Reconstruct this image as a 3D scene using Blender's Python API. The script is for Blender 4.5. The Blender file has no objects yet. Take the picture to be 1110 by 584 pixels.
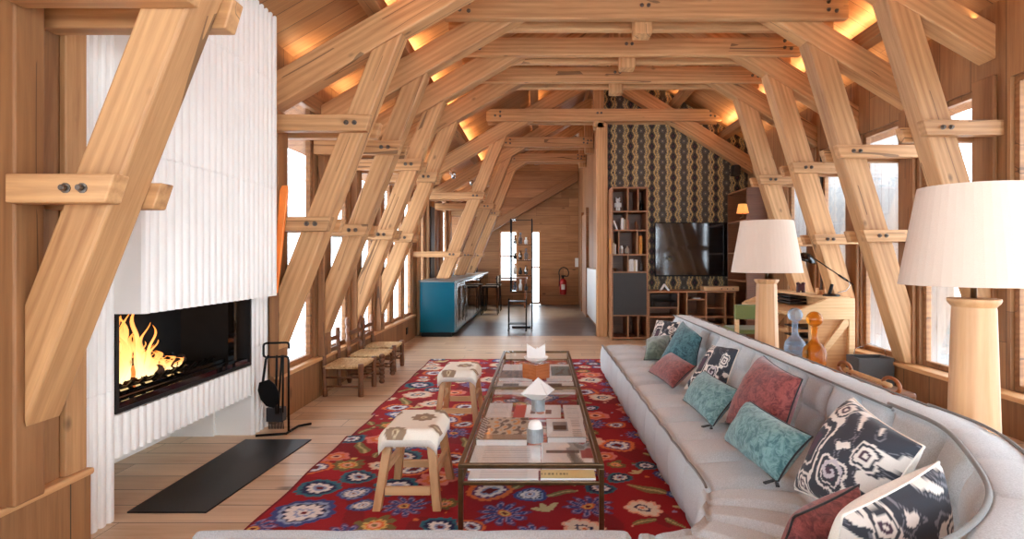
import bpy, bmesh, math, random
import numpy as np
from mathutils import Vector, Matrix, Euler

random.seed(7)
rng = np.random.RandomState(5)
SC = bpy.context.scene
COL = SC.collection
PI = math.pi
H = 1.25          # camera height
FPX, X0, Y0 = 610.0, 586.0, 280.0   # focal length and vanishing point in photo pixels

def at(px, py, Y):
    return Vector(((px - X0) * Y / FPX, Y, H - (py - Y0) * Y / FPX))
def atz(px, py, z):
    return at(px, py, (H - z) * FPX / (py - Y0))

# ------------------------------------------------------------------ helpers
def s2l(c):
    c = c / 255.0
    return c / 12.92 if c <= 0.04045 else ((c + 0.055) / 1.055) ** 2.4
def rgb(r, g, b):
    return (s2l(r), s2l(g), s2l(b), 1.0)

def tag(o, label=None, cat=None, group=None, kind=None):
    if label: o['label'] = label
    if cat: o['category'] = cat
    if group: o['group'] = group
    if kind: o['kind'] = kind
    return o

def thing(name, label, cat, loc=(0, 0, 0), rotz=0.0, group=None):
    o = bpy.data.objects.new(name, None)
    COL.objects.link(o)
    o.empty_display_size = 0.1
    o.location = loc
    o.rotation_euler = (0, 0, rotz)
    return tag(o, label, cat, group)

def link_mesh(name, me, mat, parent=None, loc=(0, 0, 0), rot=(0, 0, 0), bevel=0.0, smooth=False, seg=2):
    o = bpy.data.objects.new(name, me)
    COL.objects.link(o)
    if mat is not None:
        for m in (mat if isinstance(mat, (list, tuple)) else [mat]):
            me.materials.append(m)
    if parent is not None:
        o.parent = parent
    o.location = loc
    o.rotation_euler = rot
    if smooth:
        me.polygons.foreach_set('use_smooth', [True] * len(me.polygons))
    if bevel > 0:
        b = o.modifiers.new('bevel', 'BEVEL')
        b.width = bevel; b.segments = seg; b.limit_method = 'ANGLE'; b.angle_limit = math.radians(40)
    return o

def obj(name, bm, mat, parent=None, loc=(0, 0, 0), rot=(0, 0, 0), bevel=0.0, smooth=False, seg=2, world=False):
    """bm is in local coordinates; with world=True it is in world coordinates and is moved under its parent."""
    if world and parent is not None:
        chain = Vector((0, 0, 0)); p = parent
        while p is not None:
            chain += Vector(p.location); p = p.parent
        bmesh.ops.translate(bm, verts=bm.verts, vec=-chain)
    me = bpy.data.meshes.new(name)
    bmesh.ops.recalc_face_normals(bm, faces=bm.faces)
    bm.to_mesh(me); bm.free()
    return link_mesh(name, me, mat, parent, loc, rot, bevel, smooth, seg)

def B():
    return bmesh.new()

def box(bm, x0, x1, y0, y1, z0, z1, mi=0):
    v = [bm.verts.new(p) for p in ((x0, y0, z0), (x1, y0, z0), (x1, y1, z0), (x0, y1, z0),
                                   (x0, y0, z1), (x1, y0, z1), (x1, y1, z1), (x0, y1, z1))]
    for f in ((0, 3, 2, 1), (4, 5, 6, 7), (0, 1, 5, 4), (1, 2, 6, 5), (2, 3, 7, 6), (3, 0, 4, 7)):
        fc = bm.faces.new([v[i] for i in f]); fc.material_index = mi
    return bm

def taper(bm, b0, b1, z0, z1, mi=0):
    """b0,b1: (x0,x1,y0,y1) rectangles at z0 and z1"""
    v = []
    for (a, z) in ((b0, z0), (b1, z1)):
        v += [bm.verts.new(p) for p in ((a[0], a[2], z), (a[1], a[2], z), (a[1], a[3], z), (a[0], a[3], z))]
    for f in ((0, 3, 2, 1), (4, 5, 6, 7), (0, 1, 5, 4), (1, 2, 6, 5), (2, 3, 7, 6), (3, 0, 4, 7)):
        fc = bm.faces.new([v[i] for i in f]); fc.material_index = mi
    return bm

def prism(bm, pts, a, b, axis='y', mi=0):
    """extrude a 2-D polygon: axis y -> pts are (x,z); axis x -> (y,z); axis z -> (x,y)"""
    def mk(p, t):
        if axis == 'y': return (p[0], t, p[1])
        if axis == 'x': return (t, p[0], p[1])
        return (p[0], p[1], t)
    A = [bm.verts.new(mk(p, a)) for p in pts]
    Bv = [bm.verts.new(mk(p, b)) for p in pts]
    n = len(pts)
    fs = [bm.faces.new(A), bm.faces.new(Bv[::-1])]
    for i in range(n):
        fs.append(bm.faces.new((A[i], A[(i + 1) % n], Bv[(i + 1) % n], Bv[i])))
    for f in fs: f.material_index = mi
    return bm

def lathe(bm, prof, n=24, c=(0, 0), mi=0, ang=0.0):
    """prof: list of (r,z)"""
    rings = []
    for r, z in prof:
        if r < 1e-5:
            rings.append([bm.verts.new((c[0], c[1], z))])
        else:
            rings.append([bm.verts.new((c[0] + r * math.cos(ang + 2 * PI * i / n), c[1] + r * math.sin(ang + 2 * PI * i / n), z)) for i in range(n)])
    for a, b in zip(rings, rings[1:]):
        for i in range(n):
            j = (i + 1) % n
            if len(a) == 1 and len(b) == 1: continue
            if len(a) == 1: f = bm.faces.new((a[0], b[i], b[j]))
            elif len(b) == 1: f = bm.faces.new((a[i], a[j], b[0]))
            else: f = bm.faces.new((a[i], a[j], b[j], b[i]))
            f.material_index = mi
    if len(rings[0]) > 1: bm.faces.new(rings[0][::-1]).material_index = mi
    if len(rings[-1]) > 1: bm.faces.new(rings[-1]).material_index = mi
    return bm

def tube(bm, pts, r, n=8, mi=0, radii=None):
    pts = [Vector(p) for p in pts]
    rings = []
    prev = None
    for i, p in enumerate(pts):
        if i == 0: d = pts[1] - p
        elif i == len(pts) - 1: d = p - pts[i - 1]
        else: d = (pts[i + 1] - p).normalized() + (p - pts[i - 1]).normalized()
        d.normalize()
        if prev is None:
            u = d.orthogonal().normalized()
        else:
            u = prev - d * prev.dot(d)
            u = u.normalized() if u.length > 1e-6 else d.orthogonal().normalized()
        prev = u
        w = d.cross(u)
        rr = radii[i] if radii else r
        rings.append([bm.verts.new(p + (u * math.cos(2 * PI * k / n) + w * math.sin(2 * PI * k / n)) * rr) for k in range(n)])
    for a, b in zip(rings, rings[1:]):
        for k in range(n):
            bm.faces.new((a[k], a[(k + 1) % n], b[(k + 1) % n], b[k])).material_index = mi
    bm.faces.new(rings[0][::-1]).material_index = mi
    bm.faces.new(rings[-1]).material_index = mi
    return bm

def beam_between(name, p0, p1, w, h, mat, parent, bevel=0.008, up=(0, 0, 1), bow=0.0):
    """square timber from p0 to p1 (world), local X along its length so that the grain follows it"""
    p0 = Vector(p0); p1 = Vector(p1)
    d = p1 - p0; L = d.length; d.normalize()
    u = Vector(up); y = u.cross(d).normalized(); z = d.cross(y)
    bm = B(); box(bm, 0, L, -w / 2, w / 2, -h / 2, h / 2)
    rot = Matrix((d, y, z)).transposed().to_euler()
    base = Vector((0, 0, 0))
    if parent is not None: base = Vector(parent.location)
    return obj(name, bm, mat, parent, loc=p0 - base, rot=rot, bevel=bevel)

def timber(name, poly, ya, yb, direction, mat, parent, bevel=0.008):
    """timber with an outline in the XZ plane, between depths ya and yb; grain follows `direction` (dx,dz)"""
    dx, dz = direction; L = math.hypot(dx, dz); dx /= L; dz /= L
    ox, oz = poly[0]
    loc = []
    for (x, z) in poly:
        a, b = x - ox, z - oz
        loc.append((a * dx + b * dz, -a * dz + b * dx))
    bm = B(); prism(bm, loc, 0, yb - ya, 'y')
    base = Vector(parent.location) if parent else Vector((0, 0, 0))
    ang = -math.atan2(dz, dx)
    return obj(name, bm, mat, parent, loc=Vector((ox, ya, oz)) - base, rot=(0, ang, 0), bevel=bevel)

def hbeam(name, x0, x1, y0, y1, z0, z1, mat, parent=None, grain='x', bevel=0.006):
    """axis-aligned timber with grain along x, y or z (world coordinates)"""
    base = Vector(parent.location) if parent else Vector((0, 0, 0))
    c = Vector(((x0 + x1) / 2, (y0 + y1) / 2, (z0 + z1) / 2)) - base
    hx, hy, hz = (x1 - x0) / 2, (y1 - y0) / 2, (z1 - z0) / 2
    bm = B()
    if grain == 'x': box(bm, -hx, hx, -hy, hy, -hz, hz); rot = (0, 0, 0)
    elif grain == 'y': box(bm, -hy, hy, -hx, hx, -hz, hz); rot = (0, 0, PI / 2)
    else: box(bm, -hz, hz, -hy, hy, -hx, hx); rot = (0, -PI / 2, 0)
    return obj(name, bm, mat, parent, loc=c, rot=rot, bevel=bevel)

def grid_mesh(name, P, Ccol, mat, parent=None, loc=(0, 0, 0), smooth=True, closed_u=False):
    """P: array (n,m,3); Ccol: array (n,m,3|4) linear colours or None"""
    n, m, _ = P.shape
    me = bpy.data.meshes.new(name)
    idx = np.arange(n * m).reshape(n, m)
    if closed_u: idx = np.vstack([idx, idx[:1]])
    f = np.stack([idx[:-1, :-1], idx[1:, :-1], idx[1:, 1:], idx[:-1, 1:]], -1).reshape(-1, 4)
    me.from_pydata(P.reshape(-1, 3).tolist(), [], f.tolist())
    if Ccol is not None:
        ca = me.color_attributes.new('Col', 'FLOAT_COLOR', 'POINT')
        c = np.ones((n * m, 4), dtype=np.float32); c[:, :3] = Ccol.reshape(n * m, -1)[:, :3]
        ca.data.foreach_set('color', c.ravel())
    return link_mesh(name, me, mat, parent, loc, smooth=smooth)

def copy_tree(root, loc=None, rotz=None, label=None, group=None):
    c = root.copy(); COL.objects.link(c)
    if loc is not None: c.location = loc
    if rotz is not None: c.rotation_euler = (0, 0, rotz)
    if label: c['label'] = label
    if group: c['group'] = group
    for ch in list(root.children):
        k = ch.copy(); COL.objects.link(k); k.parent = c
        for g in list(ch.children):
            q = g.copy(); COL.objects.link(q); q.parent = k
    return c

def lin(r, g, b):
    return np.array([s2l(r), s2l(g), s2l(b)])

# ------------------------------------------------------------------ materials
class NT:
    def __init__(self, name):
        self.m = bpy.data.materials.new(name); self.m.use_nodes = True
        self.t = self.m.node_tree; self.n = self.t.nodes; self.l = self.t.links
        self.b = self.n['Principled BSDF']
    def add(self, kind, **kw):
        nd = self.n.new(kind)
        for k, v in kw.items():
            if k.startswith('i_'):
                nd.inputs[k[2:].replace('_', ' ')].default_value = v
            else: setattr(nd, k, v)
        return nd
    def link(self, a, b): self.l.new(a, b)
    def math(self, op, a, b=None, c=None):
        nd = self.n.new('ShaderNodeMath'); nd.operation = op
        for i, v in enumerate((a, b, c)):
            if v is None: continue
            if isinstance(v, (int, float)): nd.inputs[i].default_value = v
            else: self.l.new(v, nd.inputs[i])
        return nd.outputs[0]
    def ramp(self, fac, stops):
        r = self.n.new('ShaderNodeValToRGB'); e = r.color_ramp.elements
        while len(e) > 1: e.remove(e[-1])
        e[0].position = stops[0][0]; e[0].color = stops[0][1]
        for p, c in stops[1:]:
            k = e.new(p); k.color = c
        self.l.new(fac, r.inputs[0]); return r.outputs[0]
    def mix(self, fac, a, b, mode='MIX'):
        nd = self.n.new('ShaderNodeMix'); nd.data_type = 'RGBA'; nd.blend_type = mode
        for i, v in ((0, fac), (6, a), (7, b)):
            if isinstance(v, (int, float)): nd.inputs[i].default_value = v
            elif isinstance(v, tuple): nd.inputs[i].default_value = v
            else: self.l.new(v, nd.inputs[i])
        return nd.outputs[2]
    def noise(self, vec, scale, detail=4, rough=0.55, dist=0.0):
        nd = self.n.new('ShaderNodeTexNoise')
        nd.inputs['Scale'].default_value = scale; nd.inputs['Detail'].default_value = detail
        nd.inputs['Roughness'].default_value = rough; nd.inputs['Distortion'].default_value = dist
        if vec is not None: self.l.new(vec, nd.inputs['Vector'])
        return nd.outputs[0]
    def bump(self, h, strength=0.2, dist=0.01):
        nd = self.n.new('ShaderNodeBump'); nd.inputs['Strength'].default_value = strength
        nd.inputs['Distance'].default_value = dist
        self.l.new(h, nd.inputs['Height']); self.l.new(nd.outputs[0], self.b.inputs['Normal'])
    def vmap(self, vec, scale=(1, 1, 1), loc=None, rot=(0, 0, 0)):
        nd = self.n.new('ShaderNodeMapping'); nd.inputs['Scale'].default_value = scale
        nd.inputs['Rotation'].default_value = rot
        self.l.new(vec, nd.inputs['Vector'])
        if loc is not None: self.l.new(loc, nd.inputs['Location'])
        return nd.outputs[0]

def plain(name, color, rough=0.5, metal=0.0, var=0.0, vscale=8.0, bump=0.0, bscale=60.0, spec=0.5, emit=None, estr=0.0):
    k = NT(name)
    k.b.inputs['Roughness'].default_value = rough
    k.b.inputs['Metallic'].default_value = metal
    k.b.inputs['Specular IOR Level'].default_value = spec
    tc = k.add('ShaderNodeTexCoord').outputs['Object']
    v = max(var, 0.04)
    n = k.noise(tc, vscale, 3)
    c2 = tuple(min(1, x * (1 + v)) for x in color[:3]) + (1,)
    c1 = tuple(x * (1 - v) for x in color[:3]) + (1,)
    k.link(k.ramp(n, [(0.3, c1), (0.7, c2)]), k.b.inputs['Base Color'])
    if bump: k.bump(k.noise(tc, bscale, 2), bump, 0.005)
    if emit:
        k.b.inputs['Emission Color'].default_value = emit; k.b.inputs['Emission Strength'].default_value = estr
    return k.m

def wood(name, light, dark, rough=0.55, gs=1.0, cracks=True, knots=True, vary=0.10, axis='x'):
    """timber whose grain runs along the object's own X axis"""
    k = NT(name)
    tc = k.add('ShaderNodeTexCoord').outputs['Object']
    if axis == 'z': tc = k.vmap(tc, (1, 1, 1), rot=(0, PI / 2, 0))
    if axis == 'y': tc = k.vmap(tc, (1, 1, 1), rot=(0, 0, PI / 2))
    oi = k.add('ShaderNodeObjectInfo').outputs['Random']
    cb = k.add('ShaderNodeCombineXYZ')
    k.link(k.math('MULTIPLY', oi, 37.0), cb.inputs[0]); k.link(k.math('MULTIPLY', oi, 11.0), cb.inputs[1]); k.link(k.math('MULTIPLY', oi, 23.0), cb.inputs[2])
    v1 = k.vmap(tc, (0.7 * gs, 7 * gs, 7 * gs), cb.outputs[0])
    v2 = k.vmap(tc, (2.2 * gs, 55 * gs, 55 * gs), cb.outputs[0])
    n1 = k.noise(v1, 1.0, 6, 0.65, 0.8)
    n2 = k.noise(v2, 1.0, 3, 0.6, 0.2)
    w = k.add('ShaderNodeTexWave', wave_type='BANDS', bands_direction='Z')
    w.inputs['Scale'].default_value = 0.9; w.inputs['Distortion'].default_value = 9.0; w.inputs['Detail'].default_value = 2.5; w.inputs['Detail Scale'].default_value = 0.6
    k.link(v1, w.inputs['Vector'])
    f = k.math('ADD', k.math('MULTIPLY', n1, 0.45), k.math('MULTIPLY', n2, 0.27))
    f = k.math('ADD', f, k.math('ADD', k.math('MULTIPLY', w.outputs['Fac'], 0.09), 0.10))
    mid = tuple((a + b) / 2 for a, b in zip(light, dark))
    c = k.ramp(f, [(0.33, dark), (0.5, mid), (0.67, light)])
    # each timber a little different
    hs = k.add('ShaderNodeHueSaturation')
    k.link(k.math('ADD', k.math('MULTIPLY', oi, 2 * vary), 1.0 - vary), hs.inputs['Value'])
    k.link(c, hs.inputs['Color']); c = hs.outputs[0]
    if knots:
        vo = k.add('ShaderNodeTexVoronoi', feature='F1'); vo.inputs['Scale'].default_value = 1.0
        k.link(k.vmap(tc, (2.6, 4.6, 4.6), cb.outputs[0]), vo.inputs['Vector'])
        kn = k.ramp(vo.outputs['Distance'], [(0.0, (.8, .8, .8, 1)), (0.04, (0.6, 0.6, 0.6, 1)), (0.10, (0.0, 0, 0, 1))])
        c = k.mix(kn, c, tuple(x * 0.28 for x in dark[:3]) + (1,))
    h = n2
    if cracks:
        nc = k.noise(k.vmap(tc, (0.22, 4.5, 4.5), cb.outputs[0]), 1.0, 2, 0.35, 0.0)
        a = k.math('ABSOLUTE', k.math('SUBTRACT', nc, 0.5))
        cr = k.math('LESS_THAN', a, 0.0052)
        gate = k.math('GREATER_THAN', k.noise(k.vmap(tc, (1.1, 1.5, 1.5), cb.outputs[0]), 1.0, 1), 0.5)
        cr = k.math('MULTIPLY', cr, gate)
        c = k.mix(k.math('MULTIPLY', cr, 0.65), c, tuple(x * 0.2 for x in dark[:3]) + (1,))
        h = k.math('SUBTRACT', n2, k.math('MULTIPLY', cr, 3.0))
    k.link(c, k.b.inputs['Base Color'])
    k.b.inputs['Roughness'].default_value = rough
    k.bump(h, 0.25, 0.004)
    return k.m

def planks(name, light, dark, axis='z', width=0.18, length=2.6, rough=0.55, gap=(0.02, 0.012, 0.008, 1), across='y', coat=0.0):
    """boards: long axis `axis`, laid side by side along `across`; object coordinates"""
    k = NT(name)
    tc = k.add('ShaderNodeTexCoord').outputs['Object']
    sx = k.add('ShaderNodeSeparateXYZ'); k.link(tc, sx.inputs[0])
    ax = {'x': 0, 'y': 1, 'z': 2}
    A = sx.outputs[ax[axis]]; Cc = sx.outputs[ax[across]]
    row = k.math('DIVIDE', Cc, width)
    ri = k.math('FLOOR', row); rf = k.math('FRACT', row)
    wn = k.add('ShaderNodeTexWhiteNoise', noise_dimensions='1D'); k.link(ri, wn.inputs['W'])
    al = k.math('ADD', k.math('DIVIDE', A, length), k.math('MULTIPLY', wn.outputs['Value'], 7.3))
    ai = k.math('FLOOR', al); af = k.math('FRACT', al)
    wn2 = k.add('ShaderNodeTexWhiteNoise', noise_dimensions='2D')
    cb = k.add('ShaderNodeCombineXYZ'); k.link(ri, cb.inputs[0]); k.link(ai, cb.inputs[1]); k.link(cb.outputs[0], wn2.inputs['Vector'])
    rnd = wn2.outputs['Value']
    # grain
    g = k.add('ShaderNodeCombineXYZ')
    k.link(k.math('ADD', k.math('MULTIPLY', A, 1.3), k.math('MULTIPLY', rnd, 50.0)), g.inputs[0])
    k.link(k.math('MULTIPLY', Cc, 16.0), g.inputs[1])
    k.link(k.math('MULTIPLY', rnd, 31.0), g.inputs[2])
    n1 = k.noise(g.outputs[0], 1.0, 5, 0.6, 0.8)
    g2 = k.add('ShaderNodeCombineXYZ')
    k.link(k.math('ADD', k.math('MULTIPLY', A, 3.0), k.math('MULTIPLY', rnd, 50.0)), g2.inputs[0]); k.link(k.math('MULTIPLY', Cc, 90.0), g2.inputs[1])
    n2 = k.noise(g2.outputs[0], 1.0, 2)
    f = k.math('ADD', k.math('MULTIPLY', n1, 0.55), k.math('ADD', k.math('MULTIPLY', n2, 0.25), k.math('MULTIPLY', rnd, 0.24)))
    mid = tuple((a + b) / 2 for a, b in zip(light, dark))
    c = k.ramp(f, [(0.33, dark), (0.52, mid), (0.72, light)])
    vo = k.add('ShaderNodeTexVoronoi', feature='F1'); vo.inputs['Scale'].default_value = 1.0
    g3 = k.add('ShaderNodeCombineXYZ')
    k.link(k.math('ADD', k.math('MULTIPLY', A, 1.5), k.math('MULTIPLY', rnd, 9.0)), g3.inputs[0]); k.link(k.math('MULTIPLY', Cc, 3.6), g3.inputs[1])
    k.link(g3.outputs[0], vo.inputs['Vector'])
    kn = k.ramp(vo.outputs['Distance'], [(0.0, (1, 1, 1, 1)), (0.05, (0.7, 0.7, 0.7, 1)), (0.11, (0, 0, 0, 1))])
    c = k.mix(kn, c, tuple(x * 0.3 for x in dark[:3]) + (1,))
    gw = 0.006 / width
    e1 = k.math('LESS_THAN', rf, gw)
    e2 = k.math('LESS_THAN', af, 0.003 / length)
    e = k.math('MAXIMUM', e1, e2)
    c = k.mix(k.math('MULTIPLY', e, 0.85), c, gap)
    k.link(c, k.b.inputs['Base Color'])
    k.b.inputs['Roughness'].default_value = rough
    if coat:
        k.b.inputs['Coat Weight'].default_value = coat; k.b.inputs['Coat Roughness'].default_value = 0.25
    k.bump(k.math('SUBTRACT', n2, k.math('MULTIPLY', e, 3.0)), 0.25, 0.003)
    return k.m

def vcol(name, rough=0.8, fuzz=0.0, nscale=120.0, nvar=0.25, bump=0.3, sheen=0.0, bdist=0.004, coat=0.0):
    k = NT(name)
    a = k.add('ShaderNodeAttribute', attribute_name='Col')
    tc = k.add('ShaderNodeTexCoord').outputs['Object']
    n = k.noise(tc, nscale, 3, 0.6)
    hs = k.add('ShaderNodeHueSaturation'); k.link(a.outputs['Color'], hs.inputs['Color'])
    k.link(k.math('ADD', k.math('MULTIPLY', n, 2 * nvar), 1 - nvar), hs.inputs['Value'])
    k.link(hs.outputs[0], k.b.inputs['Base Color'])
    k.b.inputs['Roughness'].default_value = rough
    if sheen:
        k.b.inputs['Sheen Weight'].default_value = sheen; k.b.inputs['Sheen Roughness'].default_value = 0.4
    if coat: k.b.inputs['Coat Weight'].default_value = coat; k.b.inputs['Coat Roughness'].default_value = 0.1
    if bump: k.bump(n, bump, bdist)
    return k.m

def fabric(name, color, var=0.12, scale=260.0, rough=0.9, sheen=0.2, mottle=None, mscale=18.0):
    k = NT(name)
    tc = k.add('ShaderNodeTexCoord').outputs['Object']
    n = k.noise(tc, scale, 2)
    c1 = tuple(x * (1 - var) for x in color[:3]) + (1,); c2 = tuple(min(1, x * (1 + var)) for x in color[:3]) + (1,)
    c = k.ramp(n, [(0.3, c1), (0.7, c2)])
    if mottle:
        m = k.noise(tc, mscale, 5, 0.7, 1.5)
        c = k.mix(k.ramp(m, [(0.42, (0, 0, 0, 1)), (0.6, (1, 1, 1, 1))]), c, mottle)
    k.link(c, k.b.inputs['Base Color'])
    k.b.inputs['Roughness'].default_value = rough
    k.b.inputs['Sheen Weight'].default_value = sheen
    k.bump(n, 0.35, 0.002)
    return k.m

def glass(name, tint=(1, 1, 1, 1), gl=0.5, rough=0.0, body=0.0):
    """thin clear pane: mostly transmits, mirrors by Fresnel"""
    k = NT(name)
    k.n.remove(k.b)
    out = k.n['Material Output']
    tr = k.add('ShaderNodeBsdfTransparent'); tr.inputs[0].default_value = tint
    g = k.add('ShaderNodeBsdfGlossy'); g.inputs['Roughness'].default_value = rough; g.inputs[0].default_value = (1, 1, 1, 1)
    lw = k.add('ShaderNodeLayerWeight'); lw.inputs[0].default_value = 0.3
    fac = k.math('MULTIPLY', lw.outputs['Fresnel'], gl)
    mx = k.add('ShaderNodeMixShader'); k.link(fac, mx.inputs[0]); k.link(tr.outputs[0], mx.inputs[1]); k.link(g.outputs[0], mx.inputs[2])
    if body:
        df = k.add('ShaderNodeBsdfTranslucent'); df.inputs[0].default_value = tint
        m2 = k.add('ShaderNodeMixShader'); m2.inputs[0].default_value = body; k.link(mx.outputs[0], m2.inputs[1]); k.link(df.outputs[0], m2.inputs[2]); mx = m2
    k.link(mx.outputs[0], out.inputs['Surface'])
    return k.m

OAK = wood('oak_timber', rgb(216, 167, 115), rgb(154, 104, 62))
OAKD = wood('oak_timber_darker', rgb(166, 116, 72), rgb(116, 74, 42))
OAKF = wood('oak_smooth', rgb(222, 172, 120), rgb(192, 136, 86), 0.45, 1.4, cracks=False, knots=False, vary=0.04)
OAKL = wood('pale_oak', rgb(232, 194, 146), rgb(208, 162, 112), 0.5, 1.4, cracks=False, knots=False, vary=0.05)
OAKLZ = wood('pale_oak_upright', rgb(212, 164, 116), rgb(182, 132, 86), 0.45, 1.2, cracks=False, knots=False, vary=0.04, axis='z')
WALNUT = wood('walnut', rgb(134, 86, 54), rgb(98, 58, 34), 0.4, 2.0, cracks=False, knots=False, vary=0.06)
SHELFW = wood('shelf_oak', rgb(178, 126, 86), rgb(138, 92, 60), 0.5, 1.6, cracks=False, knots=False, vary=0.05)
CHAIRW = wood('old_chair_wood', rgb(130, 80, 44), rgb(86, 50, 26), 0.4, 2.5, cracks=False, knots=False, vary=0.08)
FLOOR = planks('oak_floorboards', rgb(232, 206, 174), rgb(192, 156, 120), 'x', 0.19, 2.4, 0.4, across='y')
WALLP = planks('oak_wall_boards', rgb(172, 124, 80), rgb(124, 82, 48), 'z', 0.34, 3.4, across='y')
WALLX = planks('oak_wall_boards_across', rgb(190, 136, 88), rgb(140, 92, 52), 'x', 0.24, 3.0, across='z')
CEIL = planks('oak_ceiling_boards', rgb(180, 128, 82), rgb(134, 88, 52), 'x', 0.2, 3.6, across='y')
WHITE_TILE = plain('white_ceramic', rgb(240, 236, 230), 0.45, var=0.02, vscale=3, bump=0.05, bscale=30)
BLACK = plain('black_metal', rgb(22, 21, 21), 0.45, 0.6)
BLACKM = plain('black_steel_plate', rgb(30, 30, 32), 0.42, 0.2, var=0.15, vscale=5, bump=0.05)
SOOT = plain('firebox_black', rgb(20, 17, 16), 0.5, var=0.4, vscale=12)
BOLT = plain('bolt_steel', rgb(110, 100, 92), 0.35, 0.9)
BRASS = plain('aged_brass', rgb(120, 98, 72), 0.32, 0.9, var=0.2, vscale=25)
STEEL = plain('brushed_steel', rgb(190, 190, 188), 0.25, 0.95)
GALV = plain('galvanised_tin', rgb(176, 182, 186), 0.35, 0.8, var=0.12, vscale=30)
TEAL = plain('teal_lacquer', rgb(4, 84, 104), 0.16, var=0.06, vscale=3)
CONCRETE = plain('polished_concrete', rgb(112, 106, 102), 0.36, var=0.25, vscale=2.2, bump=0.03)
LINEN = fabric('grey_linen', rgb(196, 201, 204), 0.16, 240)
SEAM_SHADE = fabric('seam_thread', rgb(132, 132, 130), 0.1)
PIPE = fabric('grey_piping', rgb(118, 114, 110), 0.1)
GREENV = fabric('green_upholstery', rgb(104, 112, 62), 0.1)
SHADE = fabric('lamp_shade_linen', rgb(216, 196, 178), 0.03, 300, sheen=0.0)
SHADEO = fabric('amber_lamp_shade', rgb(226, 150, 60), 0.05, 200)
VRED = fabric('rose_velvet', rgb(146, 72, 66), 0.1, 260, 0.85, 0.3, rgb(98, 36, 38), 26)
VTEAL = fabric('teal_velvet', rgb(122, 162, 162), 0.1, 260, 0.85, 0.3, rgb(66, 110, 114), 24)
VTEALD = fabric('dark_teal_velvet', rgb(78, 122, 128), 0.1, 260, 0.85, 0.3, rgb(34, 74, 84), 24)
VGREEN = fabric('moss_velvet', rgb(104, 122, 108), 0.1, 260, 0.8, 0.6, rgb(66, 84, 74), 12)
CREAM = fabric('cream_linen', rgb(236, 228, 214), 0.06)
BLACKF = fabric('dark_edge_cloth', rgb(40, 36, 38), 0.1)
PAPER = plain('white_paper', rgb(244, 242, 238), 0.7)
WAX = plain('white_wax', rgb(250, 246, 240), 0.5)
RUSH = fabric('woven_rush', rgb(216, 184, 134), 0.25, 90, 0.8, 0.0, rgb(176, 134, 84), 30)
RUBBER = plain('black_rubber', rgb(24, 24, 24), 0.7)
REDP = plain('red_paint', rgb(178, 24, 24), 0.3)
ORANGE = plain('orange_paint', rgb(238, 128, 44), 0.4, var=0.12, vscale=6)
FELT = fabric('charcoal_felt', rgb(74, 72, 72), 0.12, 160)
LEATHER = plain('tan_leather', rgb(150, 88, 48), 0.45, var=0.15, vscale=20)
RADI = plain('radiator_white', rgb(238, 238, 236), 0.35)
BLACKG = plain('black_gloss', rgb(14, 14, 16), 0.06)
CHARC = plain('charcoal_door', rgb(44, 40, 38), 0.5, var=0.08)
GREYW = planks('weathered_boards', rgb(214, 214, 212), rgb(176, 178, 180), 'z', 0.16, 3.0, 0.8, across='y')
BOUNCE = plain('snowy_ground', rgb(236, 238, 242), 0.8)
WGLASS = glass('window_glass')
TGLASS = glass('table_glass', (0.995, 1, 1, 1), 0.16)
VC_RUG = vcol('rug_pile', 0.95, nscale=160, nvar=0.3, bump=0.5)
VC_PAPER = vcol('printed_wallpaper', 0.6, nvar=0.06, bump=0.0, nscale=60)
VC_IKAT = vcol('ikat_cloth', 0.85, nvar=0.1, bump=0.3, nscale=300, sheen=0.1, bdist=0.002)
VC_PRINT = vcol('printed_cover', 0.35, nvar=0.05, bump=0.0, nscale=50)
VC_HIDE = vcol('appliqued_wool', 0.9, nvar=0.12, bump=0.5, nscale=220, bdist=0.003)

def tinted(name, tint, rough=0.02):
    k = NT(name)
    k.b.inputs['Base Color'].default_value = tint
    k.b.inputs['Transmission Weight'].default_value = 0.92
    k.b.inputs['Roughness'].default_value = rough
    k.b.inputs['IOR'].default_value = 1.2
    return k.m
GBLUE = glass('smoky_blue_glass', rgb(206, 216, 228), 0.6, body=0.2)
GAMBER = glass('amber_glass', rgb(232, 186, 112), 0.5, body=0.08)

# ------------------------------------------------------------------ camera, world
cam = bpy.data.cameras.new('camera'); co = bpy.data.objects.new('camera', cam); COL.objects.link(co)
co.location = (0, 0, H); co.rotation_euler = (PI / 2, 0, 0)
cam.sensor_fit = 'HORIZONTAL'; cam.sensor_width = 36.0
cam.lens = FPX * 36.0 / 1110.0
cam.shift_x = -(X0 - 555.0) / 1110.0
cam.shift_y = -(292.0 - Y0) / 1110.0
cam.clip_start = 0.05; cam.clip_end = 200
SC.camera = co
SC.view_settings.view_transform = 'Standard'; SC.view_settings.look = 'None'
SC.view_settings.gamma = 1.0; SC.view_settings.use_curve_mapping = False
SC.view_settings.exposure = 0.0
SC.cycles.use_denoising = True
SC.cycles.max_bounces = 10; SC.cycles.diffuse_bounces = 5; SC.cycles.transparent_max_bounces = 16
SC.cycles.sample_clamp_indirect = 6.0
wd = bpy.data.worlds.new('world'); SC.world = wd; wd.use_nodes = True
bg = wd.node_tree.nodes['Background']; bg.inputs[0].default_value = (0.78, 0.90, 1.0, 1); bg.inputs[1].default_value = 9.8

def area(name, loc, size, power, color, rot=(0, 0, 0), spread=PI):
    l = bpy.data.lights.new(name, 'AREA'); l.shape = 'RECTANGLE'; l.size = size[0]; l.size_y = size[1]
    l.energy = power; l.color = color; l.spread = spread
    o = bpy.data.objects.new(name, l); COL.objects.link(o); o.location = loc; o.rotation_euler = rot
    return o

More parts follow.
